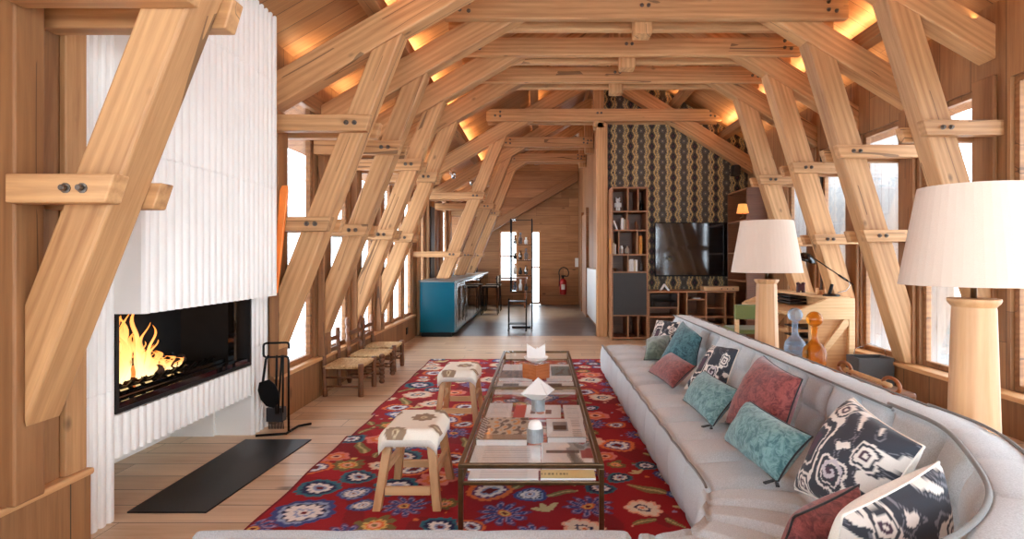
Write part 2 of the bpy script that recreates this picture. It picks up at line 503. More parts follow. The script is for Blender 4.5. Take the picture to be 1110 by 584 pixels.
# ------------------------------------------------------------------ room measures
XL, XR = -2.02, 3.38        # inner faces of the side walls
YB = -2.2                   # unseen back gable, opened up to let in fill light
YE = 9.18                   # papered end wall
YF = 15.2                   # far wall of the kitchen and hall
def zl(x): return 2.355 + 0.583 * (x - XL)        # underside of the left rafters
def zr(x): return 2.66 + 0.62 * (3.3 - x)         # underside of the right rafters
XA = (2.66 + 0.62 * 3.3 - 2.355 + 0.583 * XL) / 1.203
ZA = zl(XA)
RT = 0.26                                         # vertical thickness of a rafter

def structure(o): return tag(o, kind='structure')

# floors
bm = B(); box(bm, -2.7, 3.75, YB, 9.08, -0.12, 0); structure(obj('floor', bm, FLOOR))
bm = B(); box(bm, -2.7, 3.75, 9.08, YF + 0.4, -0.12, 0.0); structure(obj('floor_hall', bm, CONCRETE))
bm = B(); box(bm, -30, 30, -20, 40, -3.2, -3.0); structure(obj('ground', bm, BOUNCE))  # unseen pale ground, added to reflect daylight into the room

# roof slopes
def slope(name, pts):
    bm = B(); prism(bm, pts, YB - 0.1, YF + 0.3, 'y')
    return structure(obj(name, bm, CEIL))
RO = 0.54
za = zl(XA) + RO
slope('ceiling_left', [(XL - 0.75, zl(XL - 0.75) + RO), (XA, za), (XA, za + 0.15), (XL - 0.75, zl(XL - 0.75) + RO + 0.15)])
slope('ceiling_right', [(XR + 0.75, zr(XR + 0.75) + RO), (XA, za), (XA, za + 0.15), (XR + 0.75, zr(XR + 0.75) + RO + 0.15)])

# purlins carried by the rafters, running the length of the room
def purlin(x, zf, w=0.13, h=0.12):
    t = hbeam('trim_purlin', x - w / 2, x + w / 2, YB, YF, zf + RT, zf + RT + h, OAKD, None, 'y')
    structure(t)
purlin(-1.25, zl(-1.25) + 0.03)
purlin(-0.1, zl(-0.1) + 0.03)
purlin(2.15, zr(2.15) + 0.03)
purlin(2.95, zr(2.95) + 0.03)
structure(hbeam('trim_ridge', XA - 0.08, XA + 0.08, YB, YF, ZA + RT - 0.06, ZA + RT + 0.16, OAKD, None, 'y'))

# ---- side walls with deep window bays
T_LIVING = [2.02, 4.1, 5.0, 5.9, 6.8]
T_KITCHEN = [8.9, 10.7, 12.35]
wn = [0]
def window(side, y0, y1, z0, z1, mull=True):
    """a window unit near the outer face of a side wall"""
    wn[0] += 1
    s = -1 if side == 'l' else 1
    xi = XL - 0.02 if side == 'l' else XR + 0.03
    xa, xb = sorted((xi, xi + s * 0.045))
    root = structure(bpy.data.objects.new('window_%d' % wn[0], None)); COL.objects.link(root)
    root.location = (xi, (y0 + y1) / 2, z0)
    f = B(); fw = 0.045
    box(f, xa, xb, y0, y0 + fw, z0, z1); box(f, xa, xb, y1 - fw, y1, z0, z1)
    box(f, xa, xb, y0 + fw, y1 - fw, z0, z0 + fw); box(f, xa, xb, y0 + fw, y1 - fw, z1 - fw, z1)
    obj('window_frame', f, OAKD, root, world=True, bevel=0.004)
    g = B(); xm = (xa + xb) / 2
    box(g, xm - 0.004, xm + 0.004, y0 + fw, y1 - fw, z0 + fw, z1 - fw)
    obj('window_glass', g, WGLASS, root, world=True)

def side_wall(side, bays, z0, z1, ztop, ylo, yhi, nm, gap=None):
    s = -1 if side == 'l' else 1
    xin = XL if side == 'l' else XR
    xa, xb = sorted((xin, xin + s * 0.077))
    w = B()
    def piece(y0, y1, za_, zb_):
        if gap and y0 < gap[1] and y1 > gap[0]:
            if y0 < gap[0]: box(w, xa, xb, y0, gap[0], za_, zb_)
            if y1 > gap[1]: box(w, xa, xb, gap[1], y1, za_, zb_)
        else: box(w, xa, xb, y0, y1, za_, zb_)
    y = ylo
    for (a, b) in bays:
        piece(y, a, z0, z1); y = b
    piece(y, yhi, z0, z1)
    piece(ylo, yhi, z1, ztop)      # boards above the windows
    piece(ylo, yhi, 0, z0)         # plinth
    if gap: box(w, xin - 0.80, xin - 0.66, gap[0] - 0.14, gap[1] + 0.14, 0, ztop); box(w, xin - 0.66, xa, gap[0] - 0.14, gap[0], 0, ztop); box(w, xin - 0.66, xa, gap[1], gap[1] + 0.14, 0, ztop)
    structure(obj(nm, w, WALLP))
    for (a, b) in bays: window(side, a, b, z0, z1)

bays_l = [(-1.6, -0.2), (0.2, 1.4), (4.40, 5.03), (5.31, 5.93), (6.21, 6.83), (7.12, 7.66), (7.74, 8.28), (8.36, 8.86), (9.28, 9.85), (10.5, 10.95), (11.5, 12.2), (12.8, 14.4)]  # kitchen bays beyond the end wall are added to brighten the hall
side_wall('l', bays_l, 0.36, 2.62, zl(XL) + RO + 0.04, YB, YF, 'wall_left', (2.50, 4.25))
bays_r = [(-1.6, -0.2), (0.3, 1.9), (2.5, 3.1), (3.5, 4.05), (4.39, 5.02), (5.32, 5.94), (6.24, 6.8), (7.16, 7.7)]
side_wall('r', bays_r, 0.30, 2.56, zr(XR) + RO + 0.04, YB, YF, 'wall_right')

# plinth boards and sills
bm = B(); box(bm, XL, XL + 0.02, 4.24, 8.93, 0.0, 0.33); structure(obj('baseboard_left', bm, WALLP))
structure(hbeam('trim_sill_left', XL - 0.03, XL + 0.05, 4.26, 8.93, 0.33, 0.365, OAKF, None, 'y', 0.008))
bm = B(); box(bm, XR - 0.09, XR, YB, 9.1, 0.0, 0.262); structure(obj('baseboard_right', bm, WALLP))
structure(hbeam('trim_sill_right', XR - 0.13, XR + 0.03, YB, 9.1, 0.262, 0.30, OAKF, None, 'y', 0.008))
# near plinth on the left, in front of the stove
bm = B(); box(bm, XL, XL - 0.02 + 0.02 + 0.0 + 0.03, YB, 2.49, 0.0, 0.30); structure(obj('baseboard_front_left', bm, WALLP))
structure(hbeam('trim_sill_front_left', XL - 0.1, XL + 0.05, YB, 2.49, 0.30, 0.33, OAKF, None, 'y', 0.01))

# weathered board screen outside on the right
bm = B(); box(bm, 4.85, 4.9, 6.6, 14.0, -1.0, 4.2); structure(obj('wall_outside_screen', bm, GREYW))

# papered end wall (right half) --------------------------------------------------
def wallpaper_color(X, Z):
    per, vp = 0.348, 0.171
    u = ((X - 1.12) / per) % 1.0
    v = (Z / vp) % 1.0
    base = lin(72, 62, 50)
    C = np.ones(X.shape + (3,)) * base
    gold = lin(206, 172, 108); pale = lin(164, 150, 122); blk = lin(20, 12, 16); grey = lin(92, 88, 84)
    d = np.minimum(u, 1 - u) * per
    e = np.abs(u - 0.5) * per
    w = np.cos(2 * PI * v)                     # +1 at the widest point of a diamond (v = 0)
    for off, amp, wd_, c in ((0.052, 0.016, 0.0095, gold), (0.076, 0.014, 0.0065, pale), (0.098, 0.012, 0.0085, gold), (0.118, 0.010, 0.004, pale)):
        C[np.abs(d - (off + amp * w)) < wd_] = c
    vv = np.minimum(v, 1 - v) * vp
    dia = d / 0.038 + vv / 0.074
    C[dia < 1.22] = lin(120, 96, 66); C[dia < 1.08] = blk; C[dia < 0.3] = lin(96, 40, 48)
    rr = np.hypot(e, (np.abs(v - 0.5)) * vp)
    C[rr < 0.036] = grey; C[rr < 0.026] = base; C[rr < 0.014] = pale
    C[(np.abs(d - 0.066) < 0.008) & (np.abs(v - 0.5) < 0.09)] = blk
    C[(np.abs(d - 0.066) < 0.004) & (np.abs(v - 0.5) < 0.04)] = gold
    return C
nx, nz = 230, 420
xs = np.linspace(0.96, XR, nx); zs = np.linspace(0, 1, nz)
P = np.zeros((nx, nz, 3)); 
for i, x in enumerate(xs):
    top = min(zl(x), zr(x)) + RO
    P[i, :, 0] = x; P[i, :, 1] = YE; P[i, :, 2] = zs * top
Cc = wallpaper_color(P[:, :, 0], P[:, :, 2])
o = structure(grid_mesh('wall_end_paper', P, Cc, VC_PAPER, smooth=False))
def gable(name, x0, x1, y0, y1, z0=0.0, mat=WALLX):
    b = B()
    pts = [(x0, z0), (x1, z0), (x1, min(zl(x1), zr(x1)) + RO)]
    if x0 < XA < x1: pts.append((XA, za))
    pts.append((x0, min(zl(x0), zr(x0)) + RO))
    prism(b, pts, y0, y1, 'y'); return structure(obj(name, b, mat))
gable('wall_end', 0.96, XR, YE + 0.01, YE + 0.16)
# hall side wall behind it
bm = B(); box(bm, 1.02, 1.14, YE + 0.17, YF, 0, 3.9); structure(obj('wall_hall', bm, WALLP))
# far wall, with a window over the kitchen and a bright glazed door
gable('wall_far_left', -2.4, -1.12, YF, YF + 0.15)
gable('wall_far_right', 0.0, 1.4, YF, YF + 0.15)
gable('wall_far_top', -1.12, 0.0, YF, YF + 0.15, 2.0)
bm = B(); box(bm, -1.12, -0.62, YF, YF + 0.15, 0, 0.62); box(bm, -0.62, -0.28, YF, YF + 0.15, 0, 2.0); structure(obj('wall_far_middle', bm, WALLX))
def flat_window(x0, x1, z0, z1, y, nm, bars=0):
    root = structure(bpy.data.objects.new(nm, None)); COL.objects.link(root); root.location = ((x0 + x1) / 2, y, z0)
    f = B(); fw = 0.05
    box(f, x0, x0 + fw, y, y + 0.06, z0, z1); box(f, x1 - fw, x1, y, y + 0.06, z0, z1)
    box(f, x0 + fw, x1 - fw, y, y + 0.06, z0, z0 + fw); box(f, x0 + fw, x1 - fw, y, y + 0.06, z1 - fw, z1)
    for i in range(bars):
        z = z0 + (z1 - z0) * (i + 1) / (bars + 1); box(f, x0 + fw, x1 - fw, y + 0.01, y + 0.05, z - 0.02, z + 0.02)
    obj('window_frame', f, OAKF, root, world=True, bevel=0.004)
    g = B(); box(g, x0 + fw, x1 - fw, y + 0.026, y + 0.034, z0 + fw, z1 - fw); obj('window_glass', g, WGLASS, root, world=True)
flat_window(-1.12, -0.62, 0.62, 2.0, YF + 0.04, 'window_kitchen', 1)
flat_window(-0.28, 0.0, 0.02, 2.0, YF + 0.04, 'door_far', 1)
# hall door in the side wall
dr = structure(bpy.data.objects.new('door_hall', None)); COL.objects.link(dr); dr.location = (1.02, 12.6, 0)
b = B(); box(b, 0.98, 1.02, 12.0, 13.3, 0.0, 2.25); box(b, 0.96, 1.02, 11.92, 12.02, 0, 2.33); box(b, 0.96, 1.02, 13.28, 13.4, 0, 2.33)
obj('door_frame', b, OAKD, dr, world=True, bevel=0.004)
# the far diagonal brace of the roof behind the kitchen
beam_d = thing('diagonal_brace', 'long sloping oak beam against the far wall above the kitchen window', 'beam', (0, YF - 0.3, 0))
timber('brace', [(-2.0, 1.55), (1.0, 3.3), (1.0, 3.55), (-2.0, 1.8)], YF - 0.35, YF - 0.15, (3, 1.75), OAKD, beam_d)

# unseen back gable: mullioned opening without glass, shaped to steer fill light
gable('wall_back_top', -2.2, 3.5, YB - 0.14, YB, 2.75)
bm = B(); box(bm, -2.2, -1.0, YB - 0.14, YB, 0, 2.75); box(bm, 3.1, 3.5, YB - 0.14, YB, 0, 2.75); box(bm, -1.0, 3.1, YB - 0.14, YB, 0, 0.3); structure(obj('wall_back', bm, WALLX))
gm = B()
for x in (-0.97, 0.36, 1.72, 3.07): box(gm, x - 0.03, x + 0.03, YB - 0.1, YB - 0.02, 0.3, 2.75)
box(gm, -0.94, 3.04, YB - 0.1, YB - 0.02, 0.3, 0.36); box(gm, -0.94, 3.04, YB - 0.1, YB - 0.02, 2.69, 2.75); box(gm, -0.94, 3.04, YB - 0.09, YB - 0.03, 1.9, 1.96)
gopen = structure(obj('window_back_gable', gm, OAKF))

# ------------------------------------------------------------------ timber trusses
def bolts(parent, pts, y, r=0.011, name='bolt'):
    for (x, z) in pts:
        b = B(); lathe(b, [(r * 1.7, 0.0), (r * 1.7, 0.004), (r, 0.005), (r, 0.022), (r * 0.8, 0.024)], 10)
        base = Vector((0, 0, 0)); q = parent
        while q is not None: base += Vector(q.location); q = q.parent
        obj(name, b, BOLT, parent, loc=Vector((x, y, z)) - base, rot=(PI / 2, 0, 0), smooth=False)

def truss(T, label, kitchen=False, left=True, right=True, collar=True, colz=3.38, dxr=0.0, rdz=0.0, collar_x=(-0.86, 2.74)):
    root = thing('timber_truss', label, 'roof truss', (XA, T + 0.16, 0), 0, 'oak roof trusses one behind the other')
    ya, yb = T + 0.08, T + 0.25
    # rafters
    timber('rafter', [(XL - 0.07, zl(XL - 0.07)), (XA, ZA), (XA, ZA + RT), (XL - 0.07, zl(XL - 0.07) + RT)], ya, yb, (1, 0.583), OAK, root, 0.012)
    timber('rafter', [(XA + 0.002, ZA), (XR + 0.08, zr(XR + 0.08) + rdz), (XR + 0.08, zr(XR + 0.08) + RT + rdz), (XA + 0.002, ZA + RT)], ya, yb, (1, -0.62), OAK, root, 0.012)
    # collar: a pair of timbers clasping the rafters, with a king post between
    if collar:
        for (c0, c1) in ((T, ya - 0.001), (yb + 0.001, T + 0.33)):
            cbm = hbeam('collar_beam', collar_x[0], collar_x[1], c0, c1, colz, colz + 0.19, OAK, root, 'x', 0.01)
            if c0 == T: front = cbm
        hbeam('king_post', 0.85, 1.01, ya, yb, colz - 0.1, ZA - 0.02, OAK, root, 'z', 0.01)
        cx = (collar_x[0] + collar_x[1]) / 2
        bolts(front, [(0.90, colz + 0.12), (0.96, colz + 0.12), (collar_x[0] + 0.22, colz + 0.14), (collar_x[0] + 0.22, colz + 0.07), (collar_x[0] + 0.14, colz + 0.08),
                     (collar_x[1] - 0.18, colz + 0.15), (collar_x[1] - 0.18, colz + 0.08), (collar_x[1] - 0.11, colz + 0.07)], T)
    for side in ('l', 'r'):
        if (side == 'l' and not left) or (side == 'r' and not right): continue
        if side == 'l':
            if kitchen: xl0 = lambda z: -1.66 + 0.40 * (z - 0.95); wdt = 0.21; foot = 0.93
            else: xl0 = lambda z: -1.44 + 0.39 * (z - 2.335); wdt = 0.18; foot = None
            k = 0.40 if kitchen else 0.39
            # top corners on the rafter underside
            def hit(off):
                z = 2.5
                for _ in range(60): z = zl(xl0(z) + off)
                return (xl0(z) + off, z)
            A, C = hit(0), hit(wdt)
            if foot:
                poly = [(xl0(foot), foot), (xl0(foot) + wdt, foot), C, A]
            else:
                xw = XL + 0.07 if T > 3 else XL + 0.088
                zA_ = 2.335 + (xw + 1.44) / 0.39; zC_ = 2.335 + (xw - wdt + 1.44) / 0.39
                poly = [(xw, zA_), (xw, zC_), C, A]
            timber('post', poly, ya, yb, (k, 1), OAK, root, 0.012)
            zt = [(2.19, 2.30), (1.27, 1.36)] if kitchen else [(2.18, 2.30), (1.45, 1.555)]
            for (z0, z1) in zt:
                xe = xl0(z1) + wdt + 0.035
                for (c0, c1) in ((T, ya - 0.001), (yb + 0.001, T + 0.33)):
                    xs_ = XL if (T > 3 or c0 > T) else XL + 0.095
                    tb_ = timber('tie_beam', [(xs_, z0), (xe - 0.035, z0), (xe, z1), (xs_, z1)], c0, c1, (1, 0), OAK, root, 0.006)
                    if c0 == T: front = tb_
                zm = (z0 + z1) / 2; xm = xl0(zm) + wdt / 2
                bolts(front, [(xm - 0.03, zm), (xm + 0.03, zm)], T)
            if not kitchen:   # wall post
                hbeam('wall_post', XL + 0.001, XL + 0.07 if T > 3 else XL + 0.085, ya if T > 3 else 2.07, yb if T > 3 else 2.2, 0.366 if T > 3 else 0.331, zl(XL) - 0.0, OAKD, root, 'z', 0.008)  # darker oak puts the front-left post's shade into its colour
        else:
            xr0 = lambda z: 2.69 + dxr + 0.305 * (2.275 - z) ; wdt = 0.22
            def hitr(off):
                z = 3.0
                for _ in range(60): z = zr(xr0(z) + off) + rdz * 0.8
                return (xr0(z) + off, z)
            A, C = hitr(0), hitr(wdt)
            fz = 0.301
            xw = XR - 0.005
            pol = [A, (xr0(fz), fz)]
            if xr0(fz) + wdt > xw:
                pol += [(xw, fz)] if xr0(fz) < xw - 0.02 else []
                zc = 2.275 - (xw - wdt - 2.69 - dxr) / 0.305
                if xr0(fz) >= xw - 0.02:
                    zf = 2.275 - (xw - 2.69 - dxr) / 0.305
                    pol = [A, (xw, zf)]
                pol += [(xw, zc)]
            else: pol += [(xr0(fz) + wdt, fz)]
            pol += [C]
            timber('post', pol, ya, yb, (-0.305, 1), OAK, root, 0.012)
            for (z0, z1) in ((2.15, 2.262), (1.40, 1.505)):
                xe = xr0(z1) - 0.06
                for (c0, c1) in ((T, ya - 0.001), (yb + 0.001, T + 0.33)):
                    tb_ = timber('tie_beam', [(xe + 0.035, z0), (XR, z0), (XR, z1), (xe, z1)], c0, c1, (1, 0), OAK, root, 0.006)
                    if c0 == T: front = tb_
                zm = (z0 + z1) / 2; xm = xr0(zm) + 0.1
                bolts(front, [(xm - 0.03, zm), (xm + 0.03, zm)], T)
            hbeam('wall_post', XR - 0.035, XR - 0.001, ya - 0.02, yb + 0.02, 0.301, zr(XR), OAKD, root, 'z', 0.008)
    return root

truss(2.02, 'large oak truss whose leaning post fills the upper left in front of the white fireplace', right=True, collar=False)
truss(4.1, 'oak truss whose left post starts just beyond the fireplace chimney', dxr=0.15, rdz=0.13, collar=False)
truss(5.0, 'oak truss carrying the topmost collar beam crossing the ceiling')
truss(5.9, 'oak truss carrying the second collar beam from the camera', dxr=0.0)
truss(6.8, 'oak truss carrying the third collar beam, right post behind the small table lamp')
truss(8.9, 'oak truss at the papered end wall, its left post standing on the teal counter', kitchen=True, right=False, colz=3.43, collar_x=(-0.86, 2.87))
truss(10.7, 'oak truss over the kitchen with its post on the counter behind the wine coolers', kitchen=True, right=False, colz=3.37, collar_x=(-0.8, 1.0))
truss(12.35, 'oak truss furthest back over the kitchen counter', kitchen=True, right=False, colz=3.37, collar_x=(-0.8, 1.0))
# post closing the papered wall
kp = hbeam('trim_end_post', 0.90, 1.07, 8.98, 9.17, 0, 3.42, OAK, None, 'z', 0.008); structure(kp)

# wall studs between windows and beside the stove
def stud(x0, x1, y0, y1, z0, z1, m=OAKD):
    structure(hbeam('trim_stud', x0, x1, y0, y1, z0, z1, m, None, 'z', 0.006))
stud(XL, XL + 0.03, 2.36, 2.47, 0.331, 2.34, OAK)
for y in (9.16, 9.9, 10.38, 11.3, 12.3): stud(XL, XL + 0.05, y, y + 0.12, 0.0, 2.33, OAK)
# lintel boards on both sides
structure(hbeam('trim_lintel_left', XL - 0.01, XL + 0.04, 4.26, 8.9, 2.55, 2.70, OAKD, None, 'y'))

# ------------------------------------------------------------------ fireplace
def flutes_y(bm, x, y0, y1, z0, z1, pitch=0.056, depth=0.018, xb=None):
    """ribbed face in the YZ plane looking towards +X; saw-tooth reeds"""
    n = max(1, int(round((y1 - y0) / pitch))); p = (y1 - y0) / n
    pts = []
    for i in range(n):
        a = y0 + i * p
        pts += [(x - depth, a), (x - depth * 0.1, a + p * 0.12), (x, a + p * 0.3), (x - depth * 0.15, a + p * 0.62), (x - depth * 0.8, a + p * 0.96)]
    pts += [(x - depth, y1), (xb, y1), (xb, y0)]
    prism(bm, pts, z0, z1, 'z')
fp = thing('fireplace', 'tall white ribbed ceramic fireplace with a wide open firebox', 'fireplace', (-2.2, 3.35, 0))
XF = -2.03
b = B()
flutes_y(b, XF, 2.50, 2.70, 0.0, 0.62, xb=-2.30); flutes_y(b, XF, 2.50, 2.70, 0.622, 1.6, xb=-2.30); flutes_y(b, XF, 2.50, 2.70, 1.602, 3.1, xb=-2.30)
obj('near_pier', b, WHITE_TILE, fp, world=True)
b = B(); flutes_y(b, XF, 3.98, 4.22, 0.0, 0.62, xb=-2.30); flutes_y(b, XF, 3.98, 4.22, 0.622, 1.2, xb=-2.30); obj('far_pier', b, WHITE_TILE, fp, world=True)
b = B(); flutes_y(b, XF, 2.701, 3.979, 0.29, 0.495, xb=-2.14); obj('lower_panel', b, WHITE_TILE, fp, world=True)
XC = -1.885
b = B(); flutes_y(b, XC, 2.68, 4.05, 0.985, 1.75, xb=-2.035, pitch=0.062); flutes_y(b, XC, 2.68, 4.05, 1.752, 2.5, xb=-2.035, pitch=0.062); flutes_y(b, XC, 2.68, 4.05, 2.502, 3.3, xb=-2.035, pitch=0.062)
obj('chimney_breast', b, WHITE_TILE, fp, world=True)
b = B(); box(b, -2.30, -2.036, 2.701, 4.25, 0.99, 2.75); obj('chimney_core', b, WHITE_TILE, fp, world=True)
# niche under the fire
b = B(); box(b, -2.64, -2.60, 2.701, 3.979, 0.0, 0.29); box(b, -2.6, -2.15, 2.701, 3.979, 0.27, 0.289); box(b, -2.6, -2.3, 3.95, 3.979, 0.0, 0.27); box(b, -2.6, -2.3, 2.701, 2.73, 0, 0.27)
obj('log_niche', b, WHITE_TILE, fp, world=True)
# firebox
b = B()
y0, y1, z0, z1 = 2.705, 3.975, 0.5, 0.985
box(b, -2.56, -2.53, y0, y1, z0, z1); box(b, -2.53, XF - 0.012, y0, y1, z0, z0 + 0.02); box(b, -2.53, -2.04, y0, y1, z1 - 0.012, z1)
box(b, -2.53, -2.04, y0, y0 + 0.02, z0 + 0.02, z1 - 0.012); box(b, -2.53, XF - 0.012, y1 - 0.02, y1, z0 + 0.02, z1 - 0.012)
fb = obj('firebox', b, SOOT, fp, world=True)
b = B(); box(b, -2.11, -2.07, 3.80, 3.83, z0 + 0.02, z1 - 0.013); box(b, -2.11, -2.05, y0 + 0.03, y1 - 0.03, 0.52, 0.55); box(b, -2.16, -2.13, y0 + 0.03, 3.8, 0.55, 0.575); obj('firebox_rail', b, BLACKG, fp, world=True)
b = B()
for i in range(11):
    y = 2.80 + i * 0.092
    tube(b, [(-2.16, y, 0.60), (-2.2, y + 0.01, 0.565), (-2.42, y + 0.01, 0.565), (-2.44, y, 0.63)], 0.011, 6)
tube(b, [(-2.2, 2.78, 0.552), (-2.2, 3.76, 0.552)], 0.012, 6); tube(b, [(-2.4, 2.78, 0.552), (-2.4, 3.76, 0.552)], 0.012, 6)
obj('grate', b, BLACK, fp, world=True)

BARK = plain('charred_log', rgb(58, 36, 26), 0.9, var=0.5, vscale=30, bump=0.6, bscale=40)
EMBER = plain('glowing_log', rgb(90, 40, 20), 0.9, var=0.5, vscale=30, emit=(1.0, 0.22, 0.04, 1), estr=1.2)
for i, (pa, pb, r, lab, mt) in enumerate((((-2.30, 2.80, 0.63), (-2.34, 3.42, 0.61), 0.045, 'thick charred log lying lowest in the fire, nearest its left end', EMBER),
                           ((-2.26, 3.0, 0.69), (-2.40, 3.46, 0.63), 0.038, 'charred log leaning across the others in the flames', BARK),
                           ((-2.22, 3.26, 0.60), (-2.34, 3.66, 0.60), 0.03, 'thin charred log at the right end of the fire', BARK))):
    b = B(); pts = [Vector(pa).lerp(Vector(pb), t / 6) + Vector((0.004 * math.sin(t * 2.3), 0, 0.006 * math.cos(t * 1.9))) for t in range(7)]
    tube(b, pts, r, 10, radii=[r * (0.9 + 0.15 * math.sin(t * 2.1 + i)) for t in range(7)])
    tag(obj('firewood_log', b, mt, smooth=True), lab, 'log', 'logs burning on the grate')

def flame_mat():
    k = NT('flame')
    a = k.add('ShaderNodeAttribute', attribute_name='Col')
    k.n.remove(k.b); out = k.n['Material Output']
    em = k.add('ShaderNodeEmission'); k.link(a.outputs['Color'], em.inputs[0]); em.inputs[1].default_value = 2.4
    tr = k.add('ShaderNodeBsdfTransparent')
    lw = k.add('ShaderNodeLayerWeight'); lw.inputs[0].default_value = 0.5
    fac = k.math('SUBTRACT', 1.0, k.math('POWER', lw.outputs['Facing'], 0.8))
    mx = k.add('ShaderNodeMixShader'); k.link(fac, mx.inputs[0]); k.link(tr.outputs[0], mx.inputs[1]); k.link(em.outputs[0], mx.inputs[2])
    k.link(mx.outputs[0], out.inputs['Surface']); return k.m
FLAME = flame_mat()
def flames():
    V = []; F = []; Cl = []
    rf = np.random.RandomState(12)
    spec = []
    for q in range(60):
        y = 2.82 + 0.70 * rf.rand() ** 0.9
        env = 0.40 * math.exp(-((y - 3.04) / 0.20) ** 2) + 0.06
        spec.append((y, env * rf.uniform(0.5, 1.0), rf.uniform(0.016, 0.046)))
    for q, (y, h, r) in enumerate(spec):
        x = -2.28 + 0.07 * math.sin(q * 2.7); z0 = 0.585
        ph = q * 1.7; n = 8; m = 18
        base = len(V)
        for j in range(m + 1):
            t = j / m
            cy = y + 0.045 * math.sin(t * 5 + ph) * t + 0.01 * math.sin(t * 13 + ph); cx = x + 0.025 * math.cos(t * 5 + ph) * t
            rr = r * (math.sin(PI * min(1, t * 0.92 + 0.08)) ** 0.7) * (1 - 0.55 * t) * (1 + 0.25 * math.sin(9 * t + ph * 2)) + 0.0008
            for i in range(n):
                a = 2 * PI * i / n
                V.append((cx + rr * 0.5 * math.cos(a), cy + rr * math.sin(a), z0 + h * t))
                c = np.array([1.0, 0.62, 0.22]) * (1 - t) + np.array([1.0, 0.26, 0.04]) * t
                if t < 0.45: c = c * 1.0 + np.array([0, .12, .12]) * (1 - t / .45)
                Cl.append(list(c) + [1])
        for j in range(m):
            for i in range(n):
                a0 = base + j * n + i; a1 = base + j * n + (i + 1) % n
                F.append((a0, a1, a1 + n, a0 + n))
    me = bpy.data.meshes.new('fire'); me.from_pydata(V, [], F)
    ca = me.color_attributes.new('Col', 'FLOAT_COLOR', 'POINT'); ca.data.foreach_set('color', np.array(Cl, dtype=np.float32).ravel())
    o = link_mesh('fire', me, FLAME, smooth=True)
    tag(o, 'orange flames rising from the logs in the firebox', 'fire', kind='stuff')
flames()
area('fire_glow', (-2.3, 3.1, 0.72), (0.3, 0.25), 9, (1.0, 0.42, 0.12), (0, PI / 2, 0))

# hearth plate
b = B(); box(b, XF + 0.0, -1.60, 2.76, 3.88, 0.0, 0.008)
b2 = B(); prism(b2, [(-2.03, 2.76), (-1.64, 2.76), (-1.575, 3.87), (-2.03, 3.87)], 0.0, 0.008, 'z')
b.free(); tag(obj('hearth_plate', b2, BLACKM, bevel=0.002), 'flat black steel hearth plate on the floor before the fireplace', 'hearth plate')

# fire irons
fi = thing('fire_tool_stand', 'black wire stand for fire irons beside the fireplace', 'fire tool stand', (-1.83, 4.0, 0))
b = B()
tube(b, [(-1.99, 3.93, 0.012), (-1.80, 3.98, 0.012), (-1.80, 4.03, 0.012), (-1.795, 4.05, 0.012)], 0.009, 8)
tube(b, [(-1.80, 4.02, 0.012), (-1.79, 4.16, 0.012), (-1.72, 4.22, 0.012)], 0.009, 8)
obj('foot', b, BLACK, fi, world=True, smooth=True)
b = B(); tube(b, [(-1.80, 4.02, 0.012), (-1.80, 4.02, 0.53), (-1.805, 4.02, 0.545), (-1.82, 4.015, 0.55), (-1.945, 3.985, 0.55), (-1.957, 3.98, 0.56), (-1.96, 3.98, 0.575), (-1.96, 3.98, 0.63), (-1.955, 3.982, 0.645), (-1.94, 3.985, 0.65), (-1.815, 4.015, 0.65), (-1.80, 4.02, 0.645), (-1.797, 4.02, 0.63), (-1.797, 4.02, 0.605)], 0.008, 8)
obj('pole', b, BLACK, fi, world=True, smooth=True)
sh = thing('fire_shovel', 'black fire shovel hanging from the wire stand by the fireplace', 'shovel', (-1.94, 3.96, 0.3))
b = B(); tube(b, [(-1.92, 3.975, 0.565), (-1.935, 3.965, 0.54), (-1.955, 3.955, 0.36)], 0.009, 8); obj('handle', b, BLACK, sh, world=True, smooth=True)
b = B()
n = 14
for i in range(n):
    pass
pts = [(-0.035, 0.0), (-0.062, -0.05), (-0.066, -0.12), (-0.045, -0.18), (0, -0.21), (0.045, -0.18), (0.066, -0.12), (0.062, -0.05), (0.035, 0.0)]
prism(b, pts, -0.006, 0.006, 'y'); obj('blade', b, BLACK, sh, loc=(0.0, -0.01, 0.09), rot=(0.15, -0.28, 0.1), bevel=0.003)
for nm, lab, cx, lw_ in (('fire_poker', 'thin black poker hanging from the wire stand', -1.875, 0.0), ('fire_tongs', 'black two-legged tongs hanging from the wire stand by its pole', -1.84, 0.02)):
    t = thing(nm, lab, nm.replace('_', ' '), (cx, 4.0, 0.15))
    b = B(); tube(b, [(cx, 4.0, 0.56), (cx + 0.004, 3.99, 0.545), (cx - lw_, 3.985, 0.15)], 0.008, 6)
    obj('leg', b, BLACK, t, world=True, smooth=True)
    if lw_:
        b = B(); tube(b, [(cx + 0.01, 4.0, 0.56), (cx + 0.014, 3.99, 0.545), (cx + 0.014, 3.985, 0.16)], 0.008, 6); obj('leg', b, BLACK, t, world=True, smooth=True)
b = B(); box(b, -2.0, -1.88, 4.1, 4.16, 0.06, 0.16); 
for i in range(12): tube(b, [(-1.99 + i * 0.009, 4.13, 0.06), (-1.995 + i * 0.01, 4.13, 0.0)], 0.003, 4)
tag(obj('hearth_brush', b, BLACKF), 'dark hearth brush standing at the foot of the fire iron stand', 'brush')

# orange board on the wall beside the chimney
b = B(); prism(b, [(-1.935, 1.0), (-1.905, 1.0), (-1.826, 1.74), (-1.832, 1.78), (-1.87, 1.775), (-1.885, 1.74)], 4.062, 4.088, 'y')
tag(obj('orange_paddle', b, ORANGE, bevel=0.004), 'narrow orange painted board leaning upright beside the white chimney', 'board')

